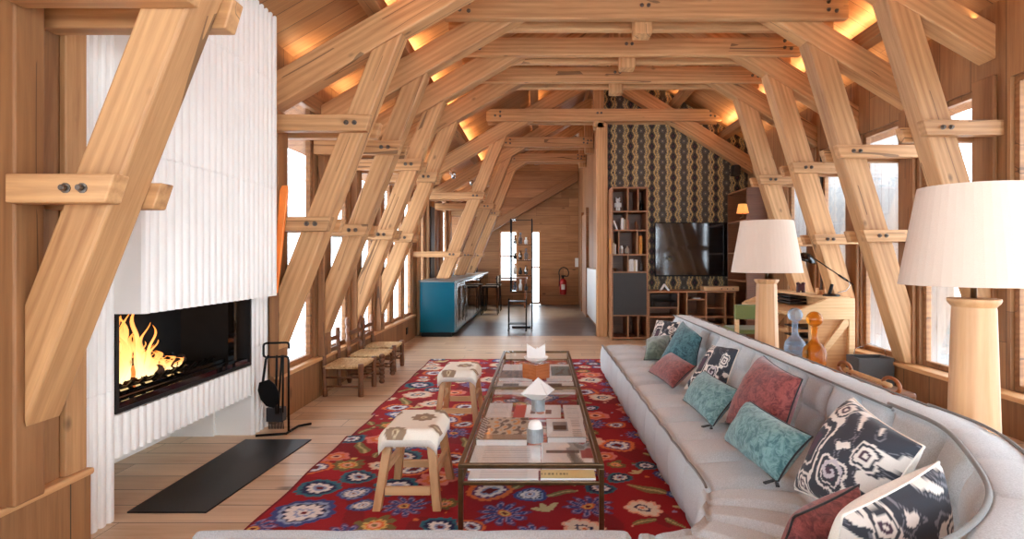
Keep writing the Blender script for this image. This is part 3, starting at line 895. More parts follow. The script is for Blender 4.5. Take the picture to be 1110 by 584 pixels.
# ------------------------------------------------------------------ rug
RX0, RX1, RY0, RY1 = -1.32, 0.80, 2.30, 6.93
nxr, nyr = 250, 540
gx = np.linspace(RX0, RX1, nxr); gy = np.linspace(RY0, RY1, nyr)
GX, GY = np.meshgrid(gx, gy, indexing='ij')
def snoise(X, Y, s, seed):
    r = np.random.RandomState(seed); out = np.zeros(X.shape)
    for _ in range(7):
        a = r.uniform(0, 2 * PI); f = s * r.uniform(0.6, 1.6); p = r.uniform(0, 2 * PI)
        out += np.sin((X * math.cos(a) + Y * math.sin(a)) * f + p)
    return out / 7
C = np.ones(GX.shape + (3,)) * lin(158, 12, 28)
nn = snoise(GX, GY, 14, 3); C[nn > 0.25] = lin(134, 9, 24); C[nn < -0.3] = lin(172, 20, 36)
wx = GX + 0.008 * np.sin(GY * 41) ; wy = GY + 0.008 * np.sin(GX * 37)
cream = lin(236, 222, 204); blue = lin(58, 74, 138); navy = lin(30, 40, 84); orange = lin(226, 120, 62); olive = lin(120, 108, 62); purple = lin(104, 66, 112)
teal = lin(52, 112, 132); pink = lin(226, 132, 120); peach = lin(238, 180, 150); wine = lin(110, 12, 26); lilac = lin(168, 150, 188); yellow = lin(226, 190, 110); white = lin(240, 236, 234); lblue = lin(150, 170, 206)
def flower(cx, cy, R, kind, rot=0.0):
    dx, dy = wx - cx, wy - cy
    r = np.hypot(dx, dy) / R; m = r < 1.25
    if not m.any(): return
    th = np.arctan2(dy, dx) + rot
    scal = lambda n, a: 1.0 + a * np.abs(np.cos(n * th / 2)) - a
    def put(mask, c): C[mask] = c
    if kind == 'blue':
        put(r < scal(14, 0.10), blue); put(r < 0.80 * scal(14, .1), lblue); put(r < 0.70 * scal(10, .18), navy); put(r < 0.62 * scal(12, .25), white); put(r < 0.34 * scal(8, .3), lblue); put(r < 0.24 * scal(6, .3), white); put(r < 0.1, wine)
    elif kind == 'teal':
        put(r < scal(12, 0.12), teal); put(r < 0.78 * scal(12, .14), navy); put(r < 0.58 * scal(9, .3), white); put(r < 0.3, lblue); put(r < 0.16, wine)
    elif kind == 'orange':
        put(r < scal(18, 0.10), orange); put(r < 0.76 * scal(14, .1), purple); put(r < 0.64 * scal(10, .2), white); put(r < 0.4 * scal(8, .2), lblue); put(r < 0.3 * scal(4, .35), wine)
    elif kind == 'cream':
        put(r < scal(9, 0.16), peach); put(r < 0.84 * scal(9, .2), cream); put(r < 0.42 * scal(6, .2), navy); put(r < 0.26, cream); put(r < 0.12, orange)
    elif kind == 'star':
        pet = np.abs(np.cos(5.5 * th)) ** 0.6
        put(r < (0.35 + 0.65 * pet), purple); put((r < (0.3 + 0.55 * pet)) & (np.abs(np.cos(5.5 * th)) > 0.55), lilac)
        put((r < (0.26 + 0.5 * pet)) & (np.abs(np.cos(5.5 * th)) > 0.8), blue); put(r < 0.26, orange); put(r < 0.18, yellow); put(r < 0.1, wine)
    elif kind == 'olive':
        pet = np.abs(np.cos(4 * th)) ** 0.5
        put(r < (0.55 + 0.45 * pet), olive); put(r < 0.6 * scal(10, .2), yellow); put(r < 0.48 * scal(8, .3), orange); put(r < 0.3, peach); put(r < 0.15, olive)
    elif kind == 'pink':
        put(r < scal(7, 0.2), pink); put(r < 0.7 * scal(7, .25), orange); put(r < 0.4, peach); put(r < 0.2, wine)
    elif kind == 'leaf':
        a, bb = dx * math.cos(rot) + dy * math.sin(rot), -dx * math.sin(rot) + dy * math.cos(rot)
        q = (np.abs(bb) < 0.30 * R * np.sqrt(np.clip(1 - (a / R) ** 2, 0, 1)) + 0.0) & (np.abs(a) < R)
        put(q, lin(128, 116, 70)); q2 = q & (np.abs(bb) < 0.07 * R); put(q2, lin(196, 178, 120))
    elif kind == 'cleaf':
        for k3 in range(3):
            an = rot + (k3 - 1) * 0.9; ccx, ccy = cx + 0.5 * R * math.cos(an), cy + 0.5 * R * math.sin(an)
            a = (wx - ccx) * math.cos(an) + (wy - ccy) * math.sin(an); bb = -(wx - ccx) * math.sin(an) + (wy - ccy) * math.cos(an)
            put((a / (0.5 * R)) ** 2 + (bb / (0.22 * R)) ** 2 < 1, lin(214, 196, 142))
known = [(333, 557.6, .150, 'blue'), (348.6, 531, .118, 'teal'), (386.6, 536.6, .085, 'blue'), (381, 505.7, .1, 'olive'), (368, 497, .085, 'pink'), (408, 572, .10, 'olive'), (371, 583, .11, 'star'),
         (530.7, 534, .128, 'orange'), (545.8, 559, .135, 'star'), (576, 538.7, .09, 'blue'), (597, 555, .09, 'cleaf'), (638.7, 551, .13, 'star'), (670.7, 520, .075, 'teal'), (670, 484.5, .12, 'orange'),
         (656, 496, .08, 'pink'), (632, 575, .1, 'cream'), (698, 553, .095, 'cream'), (440, 551, .12, 'star'), (457, 418.5, .14, 'teal'), (455, 429, .14, 'cream'), (483, 548, .07, 'olive'), (492, 471, .12, 'star'),
         (503, 461.7, .09, 'orange'), (449, 511, .1, 'orange'), (575, 584, .12, 'star'), (652, 432, .12, 'cream'), (645, 452, .12, 'pink'), (640, 413, .13, 'cream'), (470, 400, .14, 'cream'), (425, 462, .12, 'olive'), (418, 477, .12, 'pink'),
         (395, 487, .12, 'leaf'), (700, 568, .07, 'leaf'), (565, 527, .09, 'leaf'), (612, 522, .1, 'leaf')]
placed = []
for (px, py, R, kd) in known:
    p = atz(px, py, 0.0); placed.append((p.x, p.y, R, kd))
kinds = ['blue', 'teal', 'orange', 'cream', 'star', 'olive', 'pink', 'cream', 'orange', 'star', 'leaf', 'leaf', 'leaf', 'cleaf']
tries = 0
while tries < 5000 and len(placed) < 230:
    tries += 1
    R = random.uniform(0.06, 0.15); x = random.uniform(RX0, RX1); y = random.uniform(RY0, RY1)
    kd = random.choice(kinds)
    if kd == 'leaf': R *= 0.9
    if all(math.hypot(x - a, y - b_) > 0.86 * (R + r_) for a, b_, r_, _ in placed): placed.append((x, y, R, kd))
for (x, y, R, kd) in sorted(placed, key=lambda q: q[3] != 'leaf'):
    flower(x, y, R, kd, random.uniform(0, 6) if kd not in ('cleaf',) else 2.2)
# little sprigs
for _ in range(260):
    x = random.uniform(RX0, RX1); y = random.uniform(RY0, RY1); r = random.uniform(0.008, 0.018)
    if all(math.hypot(x - a, y - b_) > r_ * 1.05 for a, b_, r_, _ in placed):
        C[np.hypot(GX - x, GY - y) < r] = random.choice([peach, lilac, yellow, olive, orange, lblue])
# border stitch along the long edge and the three joined widths
C[(GX < RX0 + 0.012)] = lin(120, 8, 24)
for ys in (4.10, 4.60, 5.30): C[np.abs(GY - ys) < 0.006] = lin(120, 10, 24)
PX = GX.copy()
shift = np.where(GY < 3.93, 0.0, np.where(GY < 4.52, -0.05, -0.02))
edge = np.clip((RX1 - GX) / (RX1 - RX0), 0, 1)
PX = GX + shift * edge * 0
P = np.stack([GX + (0.006 * np.sin(GY * 9) + np.where((GY > 3.93) & (GY < 4.45), 0.0, -0.03)) * (edge ** 6), GY, np.full(GX.shape, 0.012) + 0.0006 * rng.rand(*GX.shape)], -1)
rug = grid_mesh('patterned_rug', P, C, VC_RUG, smooth=False)
tag(rug, 'long crimson rug with blue, orange and cream flowers under the coffee table', 'rug')
b = B(); box(b, RX0 + 0.002, RX1, RY0, RY1, 0.001, 0.0115); obj('backing', b, fabric('rug_backing', rgb(120, 16, 28)), rug)

# ------------------------------------------------------------------ sofa (lofted between a front and a back curve)
def loft(name, Fc, Bc, prof, L, mat, parent, puff=0.02, pitch=0.27, ns=None, tpitch=None):
    """Fc(s),Bc(s) plan curves for s in 0..1; prof: list of (t, z, nx, nz) closed section; puffed between seams"""
    ns = ns or max(24, int(L / 0.012))
    m = len(prof)
    P = np.zeros((ns + 1, m, 3))
    nseam = max(1, round(L / pitch))
    for i in range(ns + 1):
        s = i / ns
        f = Vector(Fc(s)); b_ = Vector(Bc(s)); d = b_ - f; D = d.length; dn = d / D
        ph = (s * nseam) % 1.0
        w = min(1.0, abs(math.sin(PI * s * nseam)) * 1.5) ** 0.5
        endf = min(1.0, min(s, 1 - s) * L / 0.03); endf = math.sqrt(max(0, 1 - (1 - endf) ** 2))
        for j, (t, z, nx_, nz_, a) in enumerate(prof):
            q = f + dn * (t * D if t <= 1.5 else t)
            e = (w - 1.0) * puff * a - (1 - endf) * 0.02
            P[i, j] = (q.x + dn.x * nx_ * e, q.y + dn.y * nx_ * e, z + nz_ * e)
    n, mm, _ = P.shape
    me = bpy.data.meshes.new(name)
    idx = np.arange(n * mm).reshape(n, mm); idx = np.hstack([idx, idx[:, :1]])
    fcs = np.stack([idx[:-1, :-1], idx[1:, :-1], idx[1:, 1:], idx[:-1, 1:]], -1).reshape(-1, 4).tolist()
    fcs.append(list(range(mm))[::-1]); fcs.append([(n - 1) * mm + j for j in range(mm)])
    V = P.reshape(-1, 3) - np.array(parent.location)
    me.from_pydata(V.tolist(), [], fcs)
    bmx = bmesh.new(); bmx.from_mesh(me); bmesh.ops.recalc_face_normals(bmx, faces=bmx.faces); bmx.to_mesh(me); bmx.free()
    o = link_mesh(name, me, mat, parent, smooth=True)
    for p in list(me.polygons)[-2:]: p.use_smooth = False
    return o

def seat_profile(h=0.32, seams=2, depth=0.8):
    """closed section: front face, rounded edge, tufted top, back, underside"""
    pr = []
    for z in (0.05, 0.10, 0.16, 0.21, 0.26): pr.append((-0.012 + 0.02 * ((z - 0.16) / 0.16) ** 2, z, -1, 0, 0.22))
    r = 0.035
    pr.append((0.012, h - 0.025, -0.8, 0.5, 0.15)); pr.append((0.03, h - 0.006, -0.3, 0.9, 0.15))
    n = 40
    for i in range(n + 1):
        t = 0.045 + (1.0 - 0.045) * i / n
        u = (t - 0.045) / (1 - 0.045)
        w = abs(math.sin(PI * u * seams)) ** 0.5
        pr.append((t, h - 0.024 * (1 - w), 0, 1, 0.35 + 0.65 * w))
    pr.append((1.0, 0.05, 0, 0, 0))
    return pr
def back_profile(z0=0.30, z1=0.63):
    """closed section: t=0 inner face, t=1 outer face"""
    pr = []
    n = 26
    for i in range(n + 1):
        u = i / n; z = z0 + (z1 - 0.02 - z0) * u
        w = abs(math.sin(PI * u * 2)) ** 0.5
        pr.append((0.0 + 0.28 * u + 0.12 * (1 - w), z, -1, 0, w))
    pr.append((0.34, z1 - 0.004, -0.4, 0.6, 0.2)); pr.append((0.40, z1 + 0.004, 0, 1, 0.15)); pr.append((0.7, z1 + 0.008, 0, 1, 0.1)); pr.append((0.93, z1, 0, 1, 0.1))
    pr.append((1.0, z1 - 0.02, 1, 0.3, 0.0)); pr.append((1.0, 0.06, 1, 0, 0.0)); pr.append((0.05, 0.06, 0, 0, 0))
    return pr
def pipe_along(curve, z, parent, r=0.006, n=60, name='piping', wob=0.0, zw=0.0, k=1.0):
    b = B(); pts = []
    for i in range(n + 1):
        s = i / n; c = curve(s); pts.append((c[0], c[1], z - zw * (1 - abs(math.sin(PI * s * k)) ** 0.5)))
    tube(b, pts, r, 6); return obj(name, b, PIPE, parent, world=True, smooth=True)
def seams(Fc, Bc, n, parent, h, t0=0.05, t1=0.86):  # dark tubes along the seams, imitating shade in the creases
    b = B()
    for k in range(1, n):
        f, g = Vector(Fc(k / n)), Vector(Bc(k / n)); pts = []
        for q in range(9):
            t = t0 + (t1 - t0) * q / 8; p_ = f.lerp(g, t); u = (t - 0.045) / 0.955
            pts.append((p_.x, p_.y, h - 0.050 - 0.006 * (1 - abs(math.sin(PI * u * 2)) ** 0.5)))
        tube(b, pts, 0.005, 5)
    obj('stitching', b, SEAM_SHADE, parent, world=True, smooth=True)
SG = 'sections of the pale grey tufted sofa'
# long section against the console
s1 = thing('sofa_section', 'long straight grey sofa section with most of the cushions, tufted back along the lamps', 'sofa', (1.1, 4.2, 0), 0, SG)
F1 = lambda s: (0.655 + 0.02 * (1 - s), 2.335 + (6.15 - 2.335) * s, 0); B1 = lambda s: (1.62, 2.335 + (6.15 - 2.335) * s, 0)
sp = [(t * 0.87 if t > 0.02 else t, z, a, b_, c) for t, z, a, b_, c in seat_profile()]
loft('seat_cushion', F1, B1, sp, 3.82, LINEN, s1, 0.065, 0.32)
seams(F1, B1, 12, s1, 0.32)
I1 = lambda s: (1.36, 2.335 + (6.15 - 2.335) * s, 0); O1 = lambda s: (1.64, 2.335 + (6.15 - 2.335) * s, 0)
loft('backrest', I1, O1, back_profile(), 3.82, LINEN, s1, 0.085, 0.26)
pipe_along(lambda s: (F1(s)[0] + 0.012, F1(s)[1], 0), 0.312, s1, 0.006, 160, zw=0.012, k=13)
pipe_along(lambda s: (1.36 + 0.28 * 0.34, I1(s)[1], 0), 0.631, s1, 0.006, 100)
pipe_along(lambda s: (1.63, I1(s)[1], 0), 0.631, s1, 0.005, 100)
# rounded corner section
cc = (0.72, 1.86)
def arc(cx, cy, r, a0, a1, s): a = a0 + (a1 - a0) * s; return (cx + r * math.cos(a), cy + r * math.sin(a), 0)
s2 = thing('sofa_section', 'rounded corner sofa section with a curved grey back and two patterned cushions', 'sofa', (1.0, 1.8, 0), 0, SG)
def F2(s):  # concave front
    if s < 0.3: return (0.64 - 0.05 * (s / 0.3) ** 2, 2.30 - 0.17 * (s / 0.3), 0)
    u = (s - 0.3) / 0.7
    if u < 0.75: a = (u / 0.75) * PI / 2; return (0.36 + 0.23 * math.cos(a), 2.13 - 0.20 * math.sin(a), 0)
    return (0.36 - 0.03 * (u - 0.75) / 0.25, 1.93, 0)
def spline(pts, n=200):
    """Catmull-Rom through pts, resampled evenly by length"""
    P_ = [Vector((p[0], p[1], 0)) for p in pts]; P_ = [P_[0] * 2 - P_[1]] + P_ + [P_[-1] * 2 - P_[-2]]
    out = []
    for i in range(1, len(P_) - 2):
        a, b_, c, d = P_[i - 1], P_[i], P_[i + 1], P_[i + 2]
        for k in range(24):
            t = k / 24
            out.append(0.5 * ((2 * b_) + (c - a) * t + (2 * a - 5 * b_ + 4 * c - d) * t * t + (3 * b_ - a - 3 * c + d) * t ** 3))
    out.append(P_[-2])
    L = [0.0]
    for a, b_ in zip(out, out[1:]): L.append(L[-1] + (b_ - a).length)
    def f(s):
        q = min(max(s, 0.0), 1.0) * L[-1]
        for k in range(1, len(L)):
            if L[k] >= q: 
                u = (q - L[k - 1]) / max(1e-9, L[k] - L[k - 1]); return out[k - 1].lerp(out[k], u)
        return out[-1]
    return f
def offset(f, d):
    """shift a curve towards its left-hand side when d > 0 (outwards here)"""
    def g(s):
        a, b_ = f(max(0, s - 0.02)), f(min(1, s + 0.02)); t = (b_ - a).normalized()
        p_ = f(s); return (p_.x - t.y * d, p_.y + t.x * d, 0)
    return g
TOPC = spline([(1.425, 2.31), (1.415, 2.0), (1.27, 1.66), (1.11, 1.40), (0.87, 1.20), (0.62, 1.11), (0.33, 1.09)])
sp2 = [(t * 0.98 if t > 0.02 else t, z, a, b_, c) for t, z, a, b_, c in seat_profile(0.325)]
loft('seat_cushion', F2, TOPC, sp2, 1.9, LINEN, s2, 0.065, 0.36, 170)
loft('backrest', offset(TOPC, -0.085), offset(TOPC, 0.175), back_profile(0.30, 0.65), 1.9, LINEN, s2, 0.08, 0.34, 170)
pipe_along(lambda s: offset(TOPC, 0.004)(s), 0.655, s2, 0.008, 80)
pipe_along(lambda s: offset(TOPC, 0.165)(s), 0.652, s2, 0.006, 80)
seams(F2, TOPC, 5, s2, 0.325, 0.3, 0.96)
# near section, only its front edge is in the picture
s3 = thing('sofa_section', 'grey sofa section across the bottom of the view, only its front edge showing', 'sofa', (-0.4, 1.5, 0), 0, SG)
F3 = lambda s: (0.31 - 1.50 * s, 1.955, 0); B3 = lambda s: (0.31 - 1.50 * s, 0.98, 0)
sp3 = [(t * 0.87 if t > 0.02 else t, z, a, b_, c) for t, z, a, b_, c in seat_profile(0.325)]
loft('seat_cushion', F3, B3, sp3, 1.5, LINEN, s3, 0.03, 0.5)
loft('backrest', lambda s: (0.31 - 1.50 * s, 1.22, 0), lambda s: (0.31 - 1.50 * s, 0.96, 0), back_profile(0.30, 0.62), 1.5, LINEN, s3, 0.03, 0.3)

for (sec, x0_, x1_, y0_, y1_) in ((s1, 0.86, 1.58, 2.40, 6.08), (s2, 0.85, 1.25, 1.5, 2.22), (s3, -1.1, 0.24, 1.04, 1.86)):
    b = B(); box(b, x0_, x1_, y0_, y1_, 0.0, 0.052); obj('plinth', b, BLACKF, sec, world=True)

# ------------------------------------------------------------------ cushions
def ikat_color(U, V, seed, flip=False):
    """charcoal and cream ikat: mirrored medallions with hooks; U,V in 0..1"""
    r = np.random.RandomState(seed)
    cream_ = lin(226, 216, 206); char = lin(52, 54, 62); plum = lin(74, 52, 66); grey_ = lin(120, 118, 124)
    W = np.ones(U.shape + (3,)) * char
    jx = 0.006 * np.sin(V * 44 + 3 * np.sin(U * 17)) ; jy = 0.007 * np.sin(U * 60 + seed)
    u = U + jx; v = V + jy
    f = np.sin(u * 13 + 2.2 * np.sin(v * 8 + seed)) * np.cos(v * 11 + 2.0 * np.sin(u * 7 + seed * 1.3)) + 0.3 * np.sin(u * 27 + v * 21)
    W[f > 0.48] = cream_
    W[np.abs(f - 0.22) < 0.05] = grey_
    for (cx, cy, rx, ry) in ((0.24, 0.46, 0.15, 0.30), (0.24, 0.9, 0.09, 0.10), (0.24, 0.06, 0.09, 0.09), (0.62, 0.28, 0.14, 0.14), (0.84, 0.62, 0.09, 0.12)):
        q = np.sqrt(((u - cx) / rx) ** 2 + ((v - cy) / ry) ** 2) * (1 + 0.12 * np.cos(4 * np.arctan2((v - cy) / ry, (u - cx) / rx)))
        W[q < 1.25] = cream_; W[q < 1.05] = char; W[(q < 0.72)] = cream_ if rx < 0.1 else char
        W[(q < 0.80) & (q > 0.70)] = cream_
        W[q < 0.45] = plum; W[(q < 0.2) & (rx < 0.12)] = cream_
    a = np.arctan2(v - 0.30, u - 0.62); rr = np.hypot(u - 0.62, v - 0.30)
    sp_ = (rr < 0.13) & (np.sin(a + rr * 60) > 0.25); W[sp_] = lin(196, 186, 190)
    return W
def cushion(corners, mat, label, T=0.085, ikat=None, tabs=None, n=34, group='scatter cushions on the grey sofa', zipc=True, backside=None, white_edge=False, name='scatter_cushion'):
    """corners bl, br, tr, tl as world points"""
    bl, br, tr, tl = [np.array(c) for c in corners]
    c0 = (bl + br + tr + tl) / 4
    nrm = np.cross(br - bl, tl - bl); nrm /= np.linalg.norm(nrm)
    if nrm[1] > 0 and abs(nrm[1]) > 0.2: nrm = -nrm
    elif nrm[0] > 0 and abs(nrm[1]) <= 0.2: nrm = -nrm
    if n < 40 and ikat is not None: n = 80
    t = np.linspace(0, 1, n); U, V = np.meshgrid(t, t, indexing='ij')
    # edges pulled in between the pointed corners
    pin = 0.075
    Uc = U - 0.5; Vc = V - 0.5
    U2 = 0.5 + Uc * (1 - pin * (1 - (2 * Vc) ** 2) ); V2 = 0.5 + Vc * (1 - pin * (1 - (2 * Uc) ** 2))
    T = T * 1.25
    base = ((1 - U2) * (1 - V2))[..., None] * bl + (U2 * (1 - V2))[..., None] * br + (U2 * V2)[..., None] * tr + ((1 - U2) * V2)[..., None] * tl
    hgt = ((1 - (2 * Uc) ** 2).clip(0) * (1 - (2 * Vc) ** 2).clip(0)) ** 0.42
    sd = int(abs(c0[0] * 100 + c0[1] * 10))
    wr = 0.006 * snoise(U * 1.0, V * 1.0, 14, sd) * (hgt > 0.01) + 0.01 * snoise(U, V, 6, sd + 1) * (hgt > 0.01)
    Fp = base + (hgt * T + wr)[..., None] * nrm
    Bp = base - (hgt * T * 0.75)[..., None] * nrm
    root = thing(name, label, 'cushion', tuple(c0 - np.array([0, 0, 0])), 0, group)
    off = np.array(root.location)
    col = ikat_color(U, V, ikat) if ikat is not None else None
    grid_mesh('front_cover', Fp - off, col, VC_IKAT if ikat is not None else mat, root)
    grid_mesh('back_cover', Bp - off, None, backside or mat, root)
    # welt round the seam
    ring = np.concatenate([base[:, 0], base[-1, 1:], base[-2::-1, -1], base[0, -2:0:-1]])[::2] - off
    b = B(); pts = [tuple(p) for p in ring] + [tuple(ring[0])]
    tube(b, pts, 0.004, 5); obj('piping', b, BLACKF if ikat is None else CREAM, root, smooth=True)
    if tabs is not None:
        b = B(); p = np.array(tabs) - off
        prism(b, [(p[0], p[1]), (p[0] - 0.05, p[1] - 0.03), (p[0] - 0.055, p[1] - 0.015), (p[0] - 0.005, p[1] + 0.012)], p[2] - 0.003, p[2] + 0.003, 'z')
        prism(b, [(p[0], p[1]), (p[0] - 0.02, p[1] - 0.055), (p[0] - 0.005, p[1] - 0.06), (p[0] + 0.01, p[1])], p[2] - 0.003, p[2] + 0.003, 'z')
        obj('ribbon_tie', b, BLACKF, root)
    return root
def Q(*pts): return [atz(px, py, z) for (px, py, z) in pts]
CU = Q((700, 382, .36), (726, 383, .36), (737, 349, .65), (712, 347, .64))
cushion(CU, None, 'black and cream patterned cushion at the far end of the sofa, behind the green one', 0.06, 3, backside=CREAM)
cushion(Q((698, 390, .35), (722, 391, .35), (727, 364, .52), (701, 367, .50)), VGREEN, 'moss green velvet cushion at the far end of the sofa', 0.06)
cushion(Q((714, 393, .355), (755, 397, .36), (761, 366, .59), (740, 348, .68)), VTEALD, 'large dark teal velvet cushion, darkest teal one on the sofa', 0.09)
cushion(Q((703, 402.5, .35), (729.5, 421, .35), (754, 397, .46), (728.6, 382.7, .48)), VRED, 'small dusty red velvet cushion lying in front of the dark teal one', 0.06)
cushion(Q((742, 421, .36), (785, 427, .36), (801, 379, .66), (772, 374, .64)), None, 'black and cream patterned cushion in the middle of the sofa, behind a small teal one', 0.08, 7, backside=CREAM)
cushion(Q((740, 433, .35), (772.6, 462.6, .35), (804, 423.5, .52), (764, 402, .54)), VTEAL, 'small pale teal velvet cushion with a dark ribbon in the middle of the sofa', 0.06, tabs=atz(770, 461, 0.34))
c6 = [Vector((1.0, 3.05, .36)), Vector((1.12, 2.62, .37)), atz(870, 411, .68), atz(827.6, 385, .70)]
cushion(c6, VRED, 'large dusty red velvet cushion leaning on the sofa back below the glass bottles', 0.09)
cushion(Q((786.5, 477, .355), (843, 523, .355), (881, 473, .55), (812.5, 434.5, .57)), VTEAL, 'long pale teal velvet cushion with a dark ribbon, largest of the teal ones', 0.075, tabs=atz(840, 521, 0.34))
cushion([atz(862, 530, .37), atz(945, 578, .38), atz(1002, 484, .68), atz(924.5, 431, .72)], None, 'large black and cream patterned cushion where the long sofa section meets the corner', 0.10, 11, backside=CREAM)
cushion([atz(838, 610, .37), atz(925, 598, .38), atz(931, 525, .56), atz(860, 560, .52)], VRED, 'dusty red velvet cushion nearest the camera in the sofa corner', 0.06)
cushion([Vector((.68, 1.40, .38)), Vector((1.09, 1.52, .39)), Vector((1.075, 1.52, .70)), Vector((.74, 1.38, .62))], None, 'black and cream patterned cushion with a cream back in the curve of the corner section', 0.09, 5, backside=CREAM)

# ------------------------------------------------------------------ coffee table
ct = thing('coffee_table', 'long low glass coffee table with a thin brass frame on the rug', 'coffee table', (-0.04, 4.07, 0.012))
tx0, tx1, ty0, ty1, tz = -0.37, 0.285, 2.52, 5.62, 0.328
b = B(); w = 0.022
for (x0, x1, y0, y1) in ((tx0, tx1, ty0, ty0 + w), (tx0, tx1, ty1 - w, ty1), (tx0, tx0 + w, ty0 + w, ty1 - w), (tx1 - w, tx1, ty0 + w, ty1 - w)): box(b, x0, x1, y0, y1, tz - 0.02, tz)
box(b, tx0 + w, tx1 - w, 4.045, 4.075, tz - 0.02, tz - 0.001)
obj('top_frame', b, BRASS, ct, world=True, bevel=0.002)
b = B()
for (x0, x1, y0, y1) in ((tx0 + 0.02, tx1 - 0.02, ty0 + 0.003, ty0 + 0.018), (tx0 + 0.02, tx1 - 0.02, ty1 - 0.018, ty1 - 0.003), (tx0 + 0.003, tx0 + 0.018, ty0 + w, ty1 - w), (tx1 - 0.018, tx1 - 0.003, ty0 + w, ty1 - w)): box(b, x0, x1, y0, y1, 0.232, 0.248)
obj('shelf_frame', b, BRASS, ct, world=True, bevel=0.002)
for (x, y) in ((tx0, ty0), (tx1 - w, ty0), (tx0, ty1 - w), (tx1 - w, ty1 - w), (tx0, 4.05), (tx1 - w, 4.05)):
    b = B(); box(b, x, x + w, y, y + w, 0.0135, tz - 0.021); obj('leg', b, BRASS, ct, world=True, bevel=0.002)
for (a, c) in ((ty0 + w, 4.045), (4.075, ty1 - w)):
    b = B(); box(b, tx0 + w, tx1 - w, a, c, tz - 0.009, tz - 0.001); obj('glass_top', b, TGLASS, ct, world=True)
for (a, c) in ((ty0 + 0.02, 4.04), (4.09, ty1 - 0.02)):
    b = B(); box(b, tx0 + 0.02, tx1 - 0.02, a, c, 0.239, 0.246); obj('glass_shelf', b, TGLASS, ct, world=True)
ZS = 0.247
def print_art(kind, n=48, m=36):
    t = np.linspace(0, 1, n); s = np.linspace(0, 1, m); U, V = np.meshgrid(t, s, indexing='ij')
    C_ = np.ones(U.shape + (3,)) * lin(240, 240, 238)
    if kind == 'figures':
        C_[:] = lin(206, 196, 178); f = snoise(U, V, 26, 4); C_[f > 0.18] = lin(70, 60, 52); C_[f < -0.3] = lin(224, 160, 80); C_[V < 0.22] = lin(150, 130, 110)
        C_[(U < 0.14) & (np.sin((U + V) * 60) > 0)] = lin(240, 240, 240); C_[(U < 0.14) & (np.sin((U + V) * 60) <= 0)] = lin(30, 30, 30)
    elif kind == 'chair':
        q = (np.abs(U - 0.36) < 0.2) & (np.abs(V - 0.55) < 0.25); C_[q] = lin(150, 156, 160)
        q2 = (np.abs(U - 0.36) < 0.17) & (np.abs(V - 0.5) < 0.12); C_[q2] = lin(40, 42, 46)
        q3 = (np.abs(U - 0.78) < 0.12) & (np.sin(V * 70) > 0.6); C_[q3] = lin(150, 150, 150)
    elif kind == 'photo':
        f = snoise(U, V, 14, 9); q = U > 0.5; C_[q & (f > -0.1)] = lin(168, 174, 174); C_[q & (f > 0.2)] = lin(120, 126, 126)
        C_[(U > 0.78) & (V > 0.35) & (f < 0.1)] = lin(156, 70, 72); C_[(np.abs(V - 0.62) < 0.05) & (U > 0.1) & (U < 0.75)] = lin(84, 84, 86)
    elif kind == 'redcover':
        C_[U < 0.24] = lin(204, 56, 48); C_[V < 0.1] = lin(204, 56, 48); C_[(np.abs(U - 0.4) < 0.05) & (np.abs(V - 0.5) < 0.15)] = lin(90, 70, 60); C_[(np.abs(U - 0.74) < 0.06) & (np.abs(V - 0.5) < 0.14)] = lin(110, 70, 56)
        C_[(np.hypot((U - 0.56) * 1.5, V - 0.45) < 0.13)] = lin(190, 120, 70)
    elif kind == 'dark':
        f = snoise(U, V, 24, 6); C_[(V < 0.55) & (V > .06)] = lin(120, 96, 84); C_[(V < 0.55) & (V > .06) & (f > 0.1)] = lin(66, 60, 58)
    elif kind == 'tealpic':
        f = snoise(U, V, 20, 8); q = (U > 0.2) & (V > 0.2) & (V < 0.85); C_[q] = lin(86, 126, 130); C_[q & (f > 0.15)] = lin(60, 62, 64)
    elif kind == 'grey':
        C_[(np.sin(V * 60) > 0.5) & (U > 0.15) & (U < 0.85)] = lin(206, 208, 208)
    elif kind == 'mono':
        q = (U > 0.15) & (U < 0.6) & (V > 0.2) & (V < 0.8); C_[q] = lin(60, 60, 60)
    elif kind == 'yellow':
        C_[:] = lin(236, 214, 150); C_[(np.abs(V - 0.5) < 0.12) & (U < 0.5) & (np.sin(U * 90) > 0)] = lin(140, 120, 70)
    return U, V, C_
def book(x0, x1, y0, y1, z0, th, art, label, rot=0.0, spine=None, group='books and magazines on the coffee table shelf', name='book'):
    cx, cy = (x0 + x1) / 2, (y0 + y1) / 2; hx, hy = (x1 - x0) / 2, (y1 - y0) / 2
    root = thing(name, label, 'book', (cx, cy, z0), rot, group)
    U, V, C_ = print_art(art)
    b = B(); box(b, -hx, hx, -hy, hy, 0, 0.002); box(b, -hx, hx, -hy, hy, th - 0.0025, th - 0.0005); box(b, -hx, -hx + 0.003, -hy, hy, 0.002, th - 0.0025)
    obj('binding', b, spine or PAPER, root)
    b = B(); box(b, -hx + 0.003, hx - 0.004, -hy + 0.004, hy - 0.004, 0.0021, th - 0.0026); obj('pages', b, PAPER, root)
    P_ = np.stack([-hx + U * 2 * hx, -hy + V * 2 * hy, np.full(U.shape, th)], -1)
    grid_mesh('cover', P_, C_, VC_PRINT, root, smooth=False)
    return root
book(-0.345, 0.0, 2.66, 2.985, ZS, 0.012, 'grey', 'white magazine with faint grey text under the picture book, near end of the table')
book(-0.345, -0.07, 2.99, 3.40, ZS, 0.042, 'figures', 'thick picture book with a crowd of figures on the cover, near left of the table', spine=CHARC)
book(0.004, 0.262, 2.66, 3.03, ZS, 0.012, 'photo', 'magazine with a grey and red photograph on its cover, near right of the table')
book(0.035, 0.25, 3.05, 3.40, ZS, 0.035, 'chair', 'white book with a small picture of a chair, beside the near candle tin', spine=CHARC)
